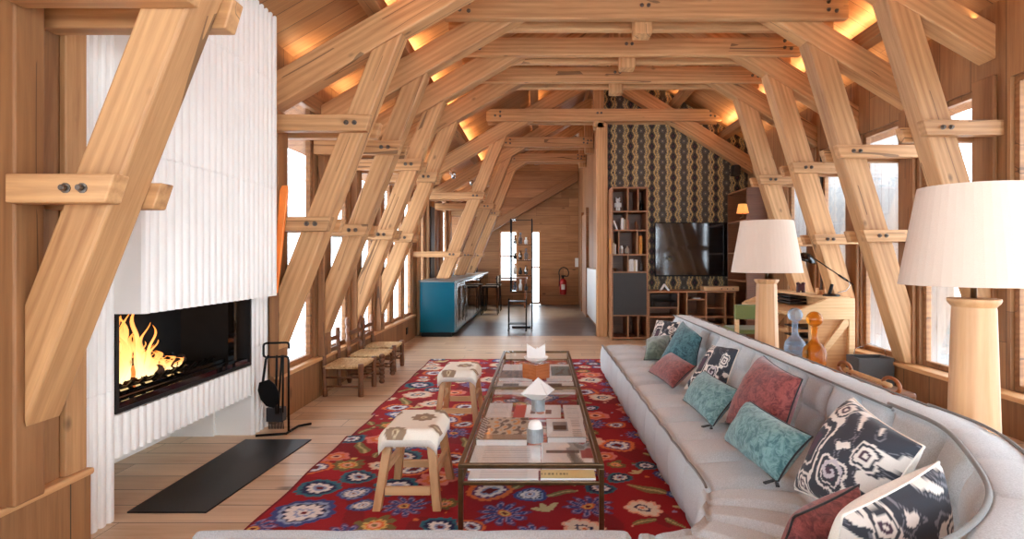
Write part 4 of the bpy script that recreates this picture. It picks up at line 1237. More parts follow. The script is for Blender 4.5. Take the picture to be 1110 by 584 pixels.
book(-0.17, 0.13, 3.44, 3.78, ZS, 0.02, 'redcover', 'red and white book with small pictures, under the middle candle tin', rot=-0.03, spine=REDP)
book(-0.345, -0.19, 3.42, 3.85, ZS, 0.014, 'grey', 'plain white book at the left edge of the table behind the picture book')
book(0.15, 0.262, 3.45, 3.80, ZS, 0.014, 'grey', 'plain white book at the right edge of the table behind the white picture book')
book(-0.34, -0.06, 4.15, 4.52, ZS, 0.014, 'mono', 'white book with a dark square picture, just past the crossbar on the left')
book(0.02, 0.26, 4.15, 4.52, ZS, 0.014, 'mono', 'white book with a dark picture, just past the crossbar on the right')
book(-0.34, -0.07, 4.60, 5.25, ZS, 0.016, 'dark', 'large white book with a brown photograph at the far left of the table')
book(0.05, 0.26, 4.60, 5.25, ZS, 0.016, 'tealpic', 'large white book with a teal photograph at the far right of the table')
book(0.0, 0.25, 2.545, 2.645, ZS, 0.010, 'yellow', 'yellow booklet lying on the shelf at the near edge of the coffee table')
book(-0.33, -0.01, 2.545, 2.645, ZS, 0.008, 'grey', 'thin white booklet lying at the near left edge of the coffee table shelf')
# ribbed tins with candle or folded paper
def tin(x, y, z, r, h, label):
    b = B(); n = 40; rings = []
    for (rr, zz) in ((r, 0), (r, h), (r - 0.003, h), (r - 0.003, 0.004)):
        rings.append([b.verts.new(((rr + (0.0012 if i % 2 else 0)) * math.cos(2 * PI * i / n), (rr + (0.0012 if i % 2 else 0)) * math.sin(2 * PI * i / n), zz)) for i in range(n)])
    for a_, c_ in zip(rings, rings[1:]):
        for i in range(n): b.faces.new((a_[i], a_[(i + 1) % n], c_[(i + 1) % n], c_[i]))
    b.faces.new(rings[0][::-1]); b.faces.new(rings[-1])
    return tag(obj('candle_tin', b, GALV, loc=(x, y, z)), label, 'candle holder', 'silver tins on the coffee table')
tin(-0.028, 2.84, tz, 0.041, 0.068, 'ribbed silver tin holding a white candle, nearest on the glass table')
b = B(); lathe(b, [(0.036, 0.006), (0.036, 0.075), (0.032, 0.092), (0.02, 0.104), (0.0, 0.106)], 24); tag(obj('pillar_candle', b, WAX, loc=(-0.028, 2.84, tz), smooth=True), 'round topped white candle in the nearest silver tin', 'candle')
tin(-0.015, 3.42, tz, 0.04, 0.07, 'ribbed silver tin with a folded white paper on it, middle of the glass table')
def folded(x, y, z, w, h, label, crown=False):
    b = B()
    if crown:
        # crown fold: two upright points over a rounded bowl
        prism(b, [(-w * .45, 0), (w * .45, 0), (w * .45, h), (0, h * .62), (-w * .45, h)], -0.01, -0.004, 'y')
        prism(b, [(-w * .4, 0), (w * .4, 0), (w * .05, h * .75), (-w * .05, h * .5)], 0.012, 0.018, 'y')
        lathe(b, [(w * .25, -h * .25), (w * .52, -h * .05), (w * .6, h * .12), (w * .56, h * .14), (w * .4, 0.0)], 12)
    else:
        for a_ in range(4):
            an = a_ * PI / 2 + 0.5
            c_, s_ = math.cos(an), math.sin(an)
            v = [b.verts.new(p) for p in ((0, 0, 0), (w * .5 * c_, w * .5 * s_, h * .42), (0.0, 0, h), (w * .5 * -s_, w * .5 * c_, h * .45))]
            b.faces.new(v)
            v2 = [b.verts.new((p.co.x * 0.9, p.co.y * 0.9, p.co.z * 0.96 + 0.002)) for p in v]
            b.faces.new(v2[::-1])
            for i in range(4): b.faces.new((v[i], v2[i], v2[(i + 1) % 4], v[(i + 1) % 4]))
    return tag(obj('folded_napkin', b, PAPER, loc=(x, y, z)), label, 'napkin', 'folded white papers on the coffee table')
folded(-0.015, 3.42, tz + 0.045, 0.23, 0.155, 'diamond shaped folded white paper standing in the middle silver tin')
b = B(); box(b, -0.075, 0.075, -0.075, 0.075, 0, 0.115); tag(obj('wooden_cube', b, wood('glossy_cherry', rgb(186, 110, 60), rgb(146, 76, 36), 0.2, 2.0, cracks=False, knots=False), loc=(-0.035, 4.35, tz), rot=(0, 0, PI / 4), bevel=0.003), 'glossy brown wooden cube standing on the far half of the glass table', 'box')
folded(-0.035, 4.35, tz + 0.15, 0.16, 0.115, 'white paper folded to two points on top of the brown wooden cube', crown=True)

# ------------------------------------------------------------------ stools
def make_stool(label):
    t = thing('stool', label, 'stool', (0, 0, 0), 0, 'pale wooden stools beside the coffee table')
    # saddle seat, colour map with brown blossoms
    n, m = 60, 44
    L, Wd = 0.42, 0.31
    u = np.linspace(-1, 1, n); v = np.linspace(-1, 1, m); U, V = np.meshgrid(v, u, indexing='ij')   # U across x, V along y
    sq = lambda a, b_: (np.abs(a) ** 4 + np.abs(b_) ** 4) ** 0.25
    X = U * Wd / 2 * (1 - 0.06 * V ** 4); Y = V * L / 2 * (1 - 0.06 * U ** 4)
    Zt = 0.385 + 0.012 * V ** 2 - 0.045 * np.clip((np.abs(U) - 0.7) / 0.3, 0, 1) ** 2 - 0.05 * np.clip((np.abs(V) - 0.82) / 0.18, 0, 1) ** 2
    col = np.ones(X.shape + (3,)) * lin(238, 230, 214)
    for (cx, cy, R) in ((0.03, 0.05, 0.068), (-0.06, -0.19, 0.055), (0.13, -0.12, 0.045), (0.11, 0.17, 0.05), (-0.14, 0.12, 0.04)):
        th = np.arctan2(Y - cy, X - cx); r = np.hypot(X - cx, Y - cy) / R
        edge_ = 0.75 + 0.25 * np.abs(np.cos(4 * th)); fl = r < edge_
        col[fl] = lin(152, 128, 104); col[r < 0.28] = lin(214, 196, 160); col[r < 0.14] = lin(140, 110, 84)
    grid_mesh('seat', np.stack([X, Y, Zt], -1), col, VC_HIDE, t)
    b = B(); pts = []
    bmn = len(b.verts)
    ringt = np.concatenate([np.stack([X[:, 0], Y[:, 0], Zt[:, 0]], -1), np.stack([X[-1, 1:], Y[-1, 1:], Zt[-1, 1:]], -1), np.stack([X[-2::-1, -1], Y[-2::-1, -1], Zt[-2::-1, -1]], -1), np.stack([X[0, -2:0:-1], Y[0, -2:0:-1], Zt[0, -2:0:-1]], -1)])
    A_ = [b.verts.new(p) for p in ringt]; Bq = [b.verts.new((p[0] * 0.98, p[1] * 0.98, p[2] - 0.035)) for p in ringt]
    k_ = len(A_)
    for i in range(k_): b.faces.new((A_[i], A_[(i + 1) % k_], Bq[(i + 1) % k_], Bq[i]))
    b.faces.new(Bq)
    obj('seat_side', b, CREAM, t, smooth=True)
    b = B(); box(b, -0.12, 0.12, -0.16, 0.16, 0.315, 0.335); obj('seat_board', b, OAKL, t)
    tops = 0.335
    for sx in (-1, 1):
        for sy in (-1, 1):
            p0 = Vector((sx * 0.105, sy * 0.135, tops)); p1 = Vector((sx * 0.148, sy * 0.20, 0.0))
            d = (p1 - p0).normalized()
            bb = B(); h = 0.022
            V_ = []
            for (p, k2) in ((p0, 1.0), (p1, 0.92)):
                for (ax, ay) in ((-h, -h), (h, -h), (h, h), (-h, h)): V_.append(bb.verts.new((p.x + ax * k2, p.y + ay * k2, p.z)))
            for f in ((0, 3, 2, 1), (4, 5, 6, 7), (0, 1, 5, 4), (1, 2, 6, 5), (2, 3, 7, 6), (3, 0, 4, 7)): bb.faces.new([V_[i] for i in f])
            obj('leg', bb, OAKLZ, t, bevel=0.004)
    zc = 0.09
    for sy in (-1, 1):
        b = B(); yy = sy * 0.185; box(b, -0.112, 0.112, yy - 0.012, yy + 0.012, zc - 0.02, zc + 0.02); obj('stretcher', b, OAKL, t, bevel=0.003)
    for sx in (-1, 1):
        b = B(); xx = sx * 0.13; box(b, xx - 0.012, xx + 0.012, -0.15, 0.15, 0.15, 0.19); obj('stretcher', b, OAKL, t, bevel=0.003)
    return t
st = make_stool('pale wooden stool with a flower patterned cream seat, nearer to the camera')
st.location = (-0.655, 2.965, 0.0135)
copy_tree(st, (-0.63, 4.42, 0.0135), 0.0, 'pale wooden stool with flower patterned cream seat, farther back beside the brown cube')

# ------------------------------------------------------------------ little rush chairs
def turned(b, p0, p1, r, kind):
    p0 = Vector(p0); p1 = Vector(p1); n = 44 if kind == 'bobbin' else 12
    pts = []; rad = []
    for i in range(n + 1):
        t = i / n; pts.append(p0.lerp(p1, t))
        if kind == 'bobbin': rad.append(r * (0.72 + 0.5 * abs(math.sin(PI * t * 7))))
        elif kind == 'finial':
            rad.append(r * (1.0 if t < 0.86 else (0.55 if t < 0.9 else 1.25 if t < 0.97 else 0.9)))
        else: rad.append(r * (1.0 + 0.08 * math.sin(t * 9)))
    tube(b, pts, r, 10, radii=rad)
def make_chair(label, style, sy, hb, seat_z=0.275):
    """faces +X; origin at the floor centre"""
    t = thing('rush_seat_chair', label, 'chair', (0, 0, 0), 0, 'little wooden chairs with rush seats along the left wall')
    dx = 0.165
    kd = 'bobbin' if style == 'bobbin' else 'plain'
    for s in (-1, 1):
        b = B(); turned(b, (dx, s * sy, 0), (dx, s * sy, seat_z + 0.02), 0.024, kd); obj('leg', b, CHAIRW, t, smooth=True)
        b = B(); turned(b, (-dx, s * sy * 0.92, 0), (-dx - 0.02, s * sy * 0.92, hb), 0.022, 'bobbin' if style == 'bobbin' else 'finial'); obj('back_post', b, CHAIRW, t, smooth=True)
    for k_, z in enumerate((seat_z + 0.10, seat_z + 0.20)):
        b = B(); w = sy * 0.92
        pts = []
        for i in range(9):
            q = -w + 2 * w * i / 8; pts.append((q, z + 0.03 + 0.012 * math.cos(PI * q / w / 2)))
        for i in range(9):
            q = w - 2 * w * i / 8; pts.append((q, z - 0.008 + 0.006 * math.cos(PI * q / w / 2)))
        prism(b, pts, -dx - 0.02, -dx - 0.004, 'x'); obj('back_slat', b, CHAIRW, t, bevel=0.003)
    # woven seat: four triangles meeting at the middle
    nx_, ny_ = 30, 34
    U, V = np.meshgrid(np.linspace(-1, 1, nx_), np.linspace(-1, 1, ny_), indexing='ij')
    mx_ = np.maximum(np.abs(U), np.abs(V)); Z = seat_z + 0.012 - 0.016 * (1 - mx_) ** 0.5 - 0.016 * np.clip((mx_ - 0.9) / 0.1, 0, 1) ** 2
    Z = Z + 0.0016 * np.sin(mx_ * 90)
    grid_mesh('rush_seat', np.stack([U * (dx + 0.012), V * (sy + 0.012), Z], -1), None, RUSH, t)
    b = B(); box(b, -dx, dx, -sy, sy, seat_z - 0.028, seat_z - 0.006); obj('seat_rail', b, RUSH, t, bevel=0.008)
    for z in (0.09, 0.17):
        for s in (-1, 1):
            b = B(); tube(b, [(-dx, s * sy * .95, z), (dx, s * sy * .95, z)], 0.009, 8); obj('stretcher', b, CHAIRW, t, smooth=True)
    b = B(); tube(b, [(dx, -sy, 0.15), (dx, sy, 0.15)], 0.009, 8); obj('stretcher', b, CHAIRW, t, smooth=True)
    return t
c1 = make_chair('little dark wooden chair with plain round posts and rush seat, nearest of the row', 'plain', 0.20, 0.58); c1.location = (-1.79, 5.29, 0)
c2 = make_chair('little chair with bobbin turned posts and rush seat, middle of the row', 'bobbin', 0.20, 0.66); c2.location = (-1.755, 5.84, 0)
c3 = make_chair('little dark wooden chair with rush seat, farthest of the row by the teal counter', 'plain', 0.18, 0.60); c3.location = (-1.78, 6.38, 0)

# ------------------------------------------------------------------ console behind the sofa, lamps, bottles, baskets
cn = thing('console_table', 'low oak console standing behind the long sofa section', 'console', (1.85, 3.55, 0))
b = B(); box(b, 1.68, 2.02, 2.15, 5.0, 0.40, 0.43); obj('tabletop', b, OAKF, cn, world=True, bevel=0.004)
for (x, y) in ((1.70, 2.17), (1.96, 2.17), (1.70, 4.94), (1.96, 4.94), (1.70, 3.5), (1.96, 3.5)):
    b = B(); box(b, x, x + 0.04, y, y + 0.04, 0, 0.399); obj('leg', b, OAKF, cn, world=True)
def make_lamp(label, s=1.0):
    t = thing('table_lamp', label, 'lamp', (0, 0, 0), 0, 'lamps with turned pale wooden bases and white shades')
    b = B(); lathe(b, [(0.100, 0), (0.100, 0.01), (0.096, 0.02), (0.080, 0.60), (0.078, 0.612), (0.092, 0.628), (0.097, 0.640), (0.096, 0.648), (0.0, 0.650)], 8 if s < 1 else 40, ang=PI / 8)
    obj('lamp_base', b, OAKLZ, t, bevel=0.002, smooth=(s >= 1))
    b = B(); lathe(b, [(0.012, 0.65), (0.012, 0.78)], 12); obj('stem', b, BRASS, t, smooth=True)
    b = B(); tube(b, [(-0.15, 0, 0.80), (0.15, 0, 0.80)], 0.003, 6); tube(b, [(0, -0.15, 0.80), (0, 0.15, 0.80)], 0.003, 6); tube(b, [(0, 0, 0.77), (0, 0, 0.81)], 0.01, 8); obj('shade_carrier', b, BRASS, t)
    n = 48; b = B(); rings = []
    for (r, z) in ((0.278, 0.705), (0.205, 1.125), (0.202, 1.125), (0.275, 0.705)):
        rings.append([b.verts.new((r * math.cos(2 * PI * i / n), r * math.sin(2 * PI * i / n), z)) for i in range(n)])
    rings.append(rings[0])
    for a_, c_ in zip(rings, rings[1:]):
        for i in range(n): b.faces.new((a_[i], a_[(i + 1) % n], c_[(i + 1) % n], c_[i]))
    obj('lamp_shade', b, SHADE, t, smooth=False)
    b = B(); lathe(b, [(0.0, 0.79), (0.02, 0.80), (0.03, 0.84), (0.025, 0.87), (0, 0.885)], 12); obj('bulb', b, plain('bulb_glass', rgb(255, 240, 220), 0.3, emit=(1, .8, .6, 1), estr=1.5), t, smooth=True)
    return t
Lz = 0.431
l2 = make_lamp('large white shaded lamp on a smooth round pale wood base, nearest the camera'); l2.location = (1.855, 2.41, Lz)
l1 = make_lamp('white shaded lamp on an eight-sided pale wood base, behind the middle of the sofa', 0.9); l1.location = (1.855, 4.62, Lz)
def make_bottle(label, mat, x, y, s=1.0):
    t = thing('glass_bottle', label, 'bottle', (x, y, Lz), 0, 'round stoppered glass bottles behind the sofa')
    prof = [(0.0, 0.0), (0.064, 0.0), (0.071, 0.012), (0.073, 0.20), (0.066, 0.23), (0.046, 0.255), (0.028, 0.272), (0.020, 0.29), (0.018, 0.355), (0.023, 0.362), (0.026, 0.366)]
    b = B(); lathe(b, [(r * s, z * s) for r, z in prof], 28)
    obj('bottle_body', b, mat, t, smooth=True)
    b = B(); prof2 = [(0.0, 0.367), (0.012, 0.368)] + [(0.051 * math.sin(a), 0.420 - 0.051 * math.cos(a)) for a in np.linspace(0.3, PI - 0.01, 14)] + [(0.0, 0.471)]
    lathe(b, [(r * s, z * s) for r, z in prof2], 28); obj('stopper', b, mat, t, smooth=True)
make_bottle('smoky blue grey glass bottle with a round stopper, left of the amber one', GBLUE, 1.80, 3.98, 1.0)
make_bottle('amber glass bottle with a round stopper behind the sofa', GAMBER, 1.80, 3.70, 1.0)
# felt basket and leather handles
fbk = thing('felt_basket', 'charcoal felt magazine basket with a wire handle below the right windows', 'basket', (3.10, 5.3, 0.0))
b = B()
for (x0, x1, y0, y1) in ((-0.165, 0.165, -0.11, -0.097), (-0.165, 0.165, 0.097, 0.11), (-0.165, -0.152, -0.097, 0.097), (0.152, 0.165, -0.097, 0.097)): box(b, x0, x1, y0, y1, 0.0, 0.33)
box(b, -0.152, 0.152, -0.097, 0.097, 0.0, 0.01); obj('basket_body', b, FELT, fbk, bevel=0.006)
b = B(); tube(b, [(-0.155, 0, 0.325), (-0.14, 0, 0.40), (0, 0, 0.45), (0.14, 0, 0.40), (0.155, 0, 0.325)], 0.003, 6); obj('handle', b, STEEL, fbk, smooth=True)
lt = thing('log_carrier', 'log carrier with tan leather loop handles on the floor behind the sofa', 'basket', (2.22, 3.8, 0.0))
b = B(); taper(b, (-.10, .10, -.28, .28), (-.13, .13, -.30, .30), 0.0, 0.41); obj('basket_body', b, WALNUT, lt, bevel=0.02)
b = B(); tube(b, [(-0.02, -0.26, 0.45), (-0.02, 0.26, 0.45)], 0.016, 10); obj('rod', b, OAKL, lt, smooth=True)
for yy in (-0.27, 0.27):
    b = B(); pts = [(-0.02 + 0.0 * a, yy + 0.085 * math.cos(a), 0.455 + 0.045 * math.sin(a)) for a in np.linspace(0, 2 * PI, 20)]
    tube(b, pts, 0.012, 8); obj('handle', b, LEATHER, lt, smooth=True)

# ------------------------------------------------------------------ desk, chair, desk lamp
dk = thing('writing_desk', 'pale wooden writing desk with braced side panels under the right windows', 'desk', (2.95, 6.5, 0))
for yy in (5.80, 7.22):
    b = B()
    box(b, 3.18, 3.24, yy, yy + 0.05, 0.0, 0.62); box(b, 2.78, 2.84, yy, yy + 0.05, 0.0, 0.62)
    prism(b, [(2.62, 0.62), (3.24, 0.62), (3.24, 0.84), (2.97, 0.84), (2.62, 0.70)], yy, yy + 0.05, 'y')
    prism(b, [(2.84, 0.14), (3.18, 0.56), (3.18, 0.619), (3.13, 0.619), (2.84, 0.22)], yy + 0.005, yy + 0.04, 'y')
    obj('side_panel', b, OAKL, dk, world=True, bevel=0.004)
b = B(); box(b, 2.845, 3.18, 5.845, 5.86, 0.06, 0.62); obj('end_board', b, OAKF, dk, world=True)
b = B(); box(b, 2.58, 3.20, 5.851, 7.219, 0.66, 0.69); obj('desktop', b, OAKL, dk, world=True, bevel=0.003)
b = B(); box(b, 2.97, 3.22, 5.851, 7.219, 0.825, 0.85); obj('top_shelf', b, OAKL, dk, world=True, bevel=0.003)
b = B(); box(b, 3.20, 3.22, 5.851, 7.219, 0.30, 0.824); obj('back_panel', b, OAKF, dk, world=True)
for i in range(3):
    b = B(); box(b, 2.99, 3.19, 6.75, 7.15, 0.70 + i * 0.04, 0.728 + i * 0.04); obj('drawer', b, CHARC, dk, world=True, bevel=0.003)
for i in range(4):
    b = B(); box(b, 2.75, 3.15, 5.95, 6.35, 0.20 + i * 0.10, 0.215 + i * 0.10); obj('tray', b, CHARC, dk, world=True, bevel=0.002)
dc = thing('desk_chair', 'pale wooden chair with a green upholstered back at the writing desk', 'chair', (2.345, 6.15, 0))
for (x, y) in ((-0.2, 0.0), (0.2, 0.0), (-0.2, 0.40), (0.2, 0.40)):
    b = B(); box(b, x - 0.02, x + 0.02, y - 0.02, y + 0.02, 0, 0.62 if y == 0 else 0.42); obj('leg', b, OAKL, dc, bevel=0.003)
b = B(); box(b, -0.225, 0.225, -0.035, 0.035, 0.585, 0.745); obj('backrest', b, GREENV, dc, bevel=0.015)
b = B(); box(b, -0.215, 0.215, 0.0, 0.44, 0.421, 0.47); obj('seat', b, GREENV, dc, bevel=0.015)
b = B(); box(b, -0.18, 0.18, -0.01, 0.01, 0.25, 0.28); obj('stretcher', b, OAKL, dc)
# desk lamp
dl = thing('desk_lamp', 'black and chrome jointed desk lamp standing on the writing desk', 'lamp', (3.09, 5.98, 0.85))
p = lambda x, y_, Y=5.98: at(x, y_, Y)
b = B(); lathe(b, [(0, 0), (0.085, 0), (0.088, 0.012), (0.075, 0.022), (0.02, 0.03), (0, 0.03)], 28); obj('lamp_foot', b, BLACKG, dl, smooth=True)
b = B(); tube(b, [at(899, 318.5, 5.98), at(902, 308, 5.98)], 0.017, 10); obj('counterweight', b, BLACK, dl, world=True, smooth=True)
b = B(); tube(b, [at(908, 317, 5.98), at(917, 315, 5.98), at(921, 310, 5.98), at(920, 305, 5.98)], 0.006, 8); obj('bracket', b, STEEL, dl, world=True, smooth=True)
b = B(); tube(b, [at(925, 308.5, 5.98), at(881, 279, 5.98)], 0.006, 8); obj('arm', b, BLACK, dl, world=True, smooth=True)
b = B(); q0, q1 = at(919, 304.5, 5.98), at(909, 298, 5.98); tube(b, [q0, q1], 0.011, 8); obj('grip', b, BLACKG, dl, world=True, smooth=True)
b = B(); lathe(b, [(0.03, 0.07), (0.06, 0.055), (0.10, 0.02), (0.118, -0.02), (0.112, -0.02), (0.094, 0.016), (0.055, 0.048), (0.0, 0.06)], 28)
hc = at(873, 281, 5.98); obj('lamp_head', b, BLACKG, dl, loc=hc - Vector(dl.location), rot=(0.15, 0.25, 0), smooth=True)
b = B(); lathe(b, [(0.0, -0.012), (0.04, -0.008), (0.045, 0.01), (0.0, 0.02)], 14); obj('bulb', b, plain('warm_bulb', rgb(255, 220, 160), 0.3, emit=(1, .75, .4, 1), estr=6), dl, loc=hc - Vector(dl.location), smooth=True)
b = B(); box(b, -0.035, 0.035, -0.02, 0.02, 0.02, 0.10); lathe(b, [(0.022, 0.0), (0.02, 0.09), (0.026, 0.11), (0.0, 0.125)], 10, (-0.03, 0)); lathe(b, [(0.022, 0.0), (0.02, 0.09), (0.026, 0.11), (0.0, 0.125)], 10, (0.03, 0))
tag(obj('binoculars', b, plain('oxblood', rgb(66, 24, 24), 0.3), loc=(3.06, 6.62, 0.851)), 'dark red binoculars standing on the writing desk shelf', 'binoculars')
b = B(); lathe(b, [(0.018, 0), (0.018, 0.07), (0.0, 0.072)], 12); box(b, 0.03, 0.06, -0.015, 0.015, 0, 0.05)
tag(obj('pencil_block', b, OAKL, loc=(3.07, 6.25, 0.851)), 'small pale wooden pencil pot on the writing desk shelf by the lamp foot', 'pencil pot')

# ------------------------------------------------------------------ shelves on the end wall
YS = 8.60
def pxx(px, Y=YS): return (px - X0) * Y / FPX
def pzz(py, Y=YS): return H - (py - Y0) * Y / FPX
bs = thing('bookcase', 'tall narrow wooden bookcase with a charcoal door beside the hall opening', 'bookcase', (1.35, 8.85, 0))
x0, x1 = 1.085, pxx(702.5); zt = pzz(202.5); th = 0.022; YD = 9.12
b = B(); box(b, x0, x0 + th, YS, YD, 0, zt); box(b, x1 - th, x1, YS, YD, 0, zt); box(b, x0 + th, x1 - th, YS, YD, zt - th, zt); box(b, x0 + th, x1 - th, YS, YD, 0.02, 0.045)
obj('case', b, SHELFW, bs, world=True, bevel=0.002)
b = B(); box(b, x0 + th, x1 - th, YD - 0.012, YD - 0.002, 0.046, zt - th); obj('back_panel', b, WALNUT, bs, world=True)
rows = [229, 249.5, 276, 295, 342]
for py in rows:
    b = B(); z = pzz(py); box(b, x0 + th, x1 - th, YS + 0.004, YD - 0.013, z - 0.01, z + 0.01); obj('shelf', b, SHELFW, bs, world=True)
divs = [(681, 202.5, 229), (692, 202.5, 229), (680, 229, 249.5), (671, 249.5, 276), (691, 249.5, 276), (681, 276, 295), (681, 342, 367), (692, 342, 367)]
for (dx_, ya_, yb_) in divs:
    b = B(); x = pxx(dx_); box(b, x - 0.008, x + 0.008, YS + 0.006, YD - 0.013, pzz(yb_) + 0.0105, pzz(ya_) - (0.0225 if ya_ == 202.5 else 0.0105)); obj('divider', b, SHELFW, bs, world=True)
b = B(); box(b, x0 + th + 0.003, x1 - th - 0.003, YS - 0.01, YS + 0.003, pzz(342) + 0.012, pzz(295) - 0.012); obj('door', b, CHARC, bs, world=True, bevel=0.002)
# things on the bookcase
mats_b = [PAPER, plain('ochre_cloth', rgb(206, 140, 60), 0.7), plain('terracotta_cloth', rgb(160, 90, 62), 0.7), plain('sand_cloth', rgb(214, 196, 166), 0.7), plain('slate_cloth', rgb(72, 76, 84), 0.7), plain('brown_cloth', rgb(96, 62, 44), 0.7)]
cols_n = ['white', 'ochre', 'terracotta', 'sand coloured', 'slate grey', 'brown']
def upright(px, wpx, py_shelf, h, mi, label, lean=0.0, grp='books standing in the bookcase', Y=YS + 0.04):
    x = pxx(px); w = wpx * YS / FPX; z = pzz(py_shelf) + 0.0105
    t = thing('book', label, 'book', (x, Y + 0.08, z), 0, grp)
    b = B(); box(b, -w / 2, w / 2, -0.075, -0.072, 0, h); box(b, -w / 2, -w / 2 + 0.002, -0.072, 0.08, 0, h); box(b, w / 2 - 0.002, w / 2, -0.072, 0.08, 0, h); obj('binding', b, mats_b[mi], t, rot=(0, lean, 0))
    b = B(); box(b, -w / 2 + 0.0021, w / 2 - 0.0021, -0.0715, 0.078, 0.003, h - 0.004); obj('pages', b, PAPER, t, rot=(0, lean, 0))
upright(669.5, 1.6, 249.5, 0.15, 0, 'thin white book leaning left on the second shelf of the bookcase', -0.35)
upright(675.2, 2.6, 249.5, 0.18, 0, 'white book upright left of a divider, second shelf of the bookcase')
upright(677.8, 1.4, 249.5, 0.16, 3, 'thin sand coloured book right against the divider, second shelf of the bookcase')
upright(681.5, 1.6, 249.5, 0.15, 2, 'terracotta book just right of the divider, second shelf of the bookcase')
upright(663.3, 2.0, 276, 0.24, 1, 'ochre book at the left end of the third shelf of the bookcase')
upright(665.8, 1.6, 276, 0.17, 3, 'sand coloured book at the left of the third shelf, beside the ochre one')
upright(667.7, 1.3, 276, 0.15, 0, 'small white book on the third shelf, third from the left')
upright(695.0, 3.6, 276, 0.28, 1, 'tall bright ochre book at the right of the third shelf of the bookcase')
upright(683.4, 2.0, 295, 0.18, 0, 'first white book from the divider on the fourth bookcase shelf')
upright(686.0, 2.2, 295, 0.19, 0, 'second white book from the divider on the fourth bookcase shelf')
upright(688.6, 1.6, 295, 0.17, 3, 'sand coloured book among white ones on the fourth bookcase shelf')
upright(690.8, 1.6, 295, 0.18, 0, 'white book farthest right in its row on the fourth bookcase shelf')
fg = thing('bear_figure', 'white blocky bear figurine in the top left of the bookcase', 'figurine', (pxx(671), 8.72, pzz(229) + 0.011))
b = B(); box(b, -0.032, -0.004, -0.02, 0.02, 0, 0.06); box(b, 0.004, 0.032, -0.02, 0.02, 0, 0.06); box(b, -0.036, 0.036, -0.024, 0.024, 0.06, 0.135); box(b, -0.055, -0.038, -0.015, 0.015, 0.06, 0.13); box(b, 0.038, 0.055, -0.015, 0.015, 0.06, 0.13)
obj('body', b, RADI, fg, bevel=0.008)
b = B(); lathe(b, [(0, 0.136), (0.025, 0.14), (0.036, 0.165), (0.03, 0.19), (0, 0.203)], 16); lathe(b, [(0, .19), (0.011, .195), (0.01, .212), (0, .215)], 8, (-0.025, 0)); lathe(b, [(0, .19), (0.011, .195), (0.01, .212), (0, .215)], 8, (0.025, 0)); obj('head', b, RADI, fg, smooth=True)
def vase(px, py, r, h, mat, label, prof=None, name='vase', cat='vase', Y=8.74):
    b = B(); lathe(b, [(q * r, z * h) for q, z in (prof or [(0, 0), (0.8, 0), (1, 0.25), (0.9, 0.6), (0.4, 0.8), (0.35, 0.95), (0.5, 1.0), (0, 1.0)])], 18)
    tag(obj(name, b, mat, loc=(pxx(px), Y, pzz(py) + 0.011), smooth=True), label, cat)
vase(696.5, 229, 0.026, 0.17, BLACKG, 'dark slim bottle in the top right of the bookcase', name='small_bottle', cat='bottle')
vase(691.5, 249.5, 0.03, 0.16, WALNUT, 'turned dark wooden vase on the right of the second bookcase shelf')
vase(675, 276, 0.028, 0.13, RADI, 'white lidded jar on the third bookcase shelf', [(0, 0), (1, 0), (1, .8), (.6, .85), (.6, 1), (0, 1)], 'jar', 'jar')
vase(681.5, 276, 0.036, 0.13, plain('buff_clay', rgb(196, 180, 160), .5), 'buff clay jug in the middle of the third bookcase shelf', name='jug', cat='jug')
vase(668, 295, 0.04, 0.06, WALNUT, 'small dark bowl on the left of the fourth bookcase shelf', [(0, 0), (.5, 0), (1, .8), (1, 1), (.9, 1), (0, .3)], 'bowl', 'bowl')
vase(696.6, 295, 0.026, 0.15, plain('smoked_glass', rgb(90, 84, 80), .15), 'grey bottle at the right of the fourth bookcase shelf', name='small_bottle', cat='bottle')

lc = thing('media_cabinet', 'low open wooden shelf unit with many compartments under the television', 'cabinet', (2.4, 8.85, 0))
lx0, lx1 = x1 + 0.003, 2.985; lz = pzz(315.5)
b = B(); box(b, lx0, lx0 + th, YS, YD, 0, lz); box(b, lx1 - th, lx1, YS, YD, 0, lz); box(b, lx0 + th, lx1 - th, YS, YD, lz - th, lz); box(b, lx0 + th, lx1 - th, YS, YD, 0.02, 0.045)
obj('case', b, SHELFW, lc, world=True, bevel=0.002)
b = B(); box(b, lx0 + th, lx1 - th, YD - 0.012, YD - 0.002, 0.046, lz - th); obj('back_panel', b, WALNUT, lc, world=True)
zm = pzz(343.5); b = B(); box(b, lx0 + th, lx1 - th, YS + 0.002, YD - 0.013, zm - 0.012, zm + 0.012); obj('middle_shelf', b, SHELFW, lc, world=True)
for px in (735.5, 745, 766, 786.8):
    x = pxx(px)
    b = B(); box(b, x - 0.01, x + 0.01, YS + 0.006, YD - 0.013, zm + 0.0125, lz - th - 0.001); obj('divider', b, SHELFW, lc, world=True)
    b = B(); box(b, x - 0.01, x + 0.01, YS + 0.006, YD - 0.013, 0.046, zm - 0.0125); obj('divider', b, SHELFW, lc, world=True)
for (pa, pb, py) in ((703, 735.5, 333.5), (745, 766, 324.8), (766, 786.8, 334), (766, 786.8, 352)):
    b = B(); z = pzz(py); box(b, pxx(pa) + 0.024, pxx(pb) - 0.024, YS + 0.01, YD - 0.013, z - 0.008, z + 0.008); obj('shelf', b, SHELFW, lc, world=True)
b = B(); box(b, pxx(704) + 0.02, pxx(735.5) - 0.012, YS + 0.02, YS + 0.3, pzz(333.5) + 0.009, lz - th - 0.02)
tag(obj('amplifier', b, BLACKG, bevel=0.004), 'black glossy audio box in the first compartment under the television', 'amplifier')
b = B(); prism(b, [(-0.075, 0), (-0.05, 0), (0, 0.075), (0.055, 0), (0.08, 0), (0.008, 0.105), (-0.008, 0.105)], -0.03, 0.03, 'y')
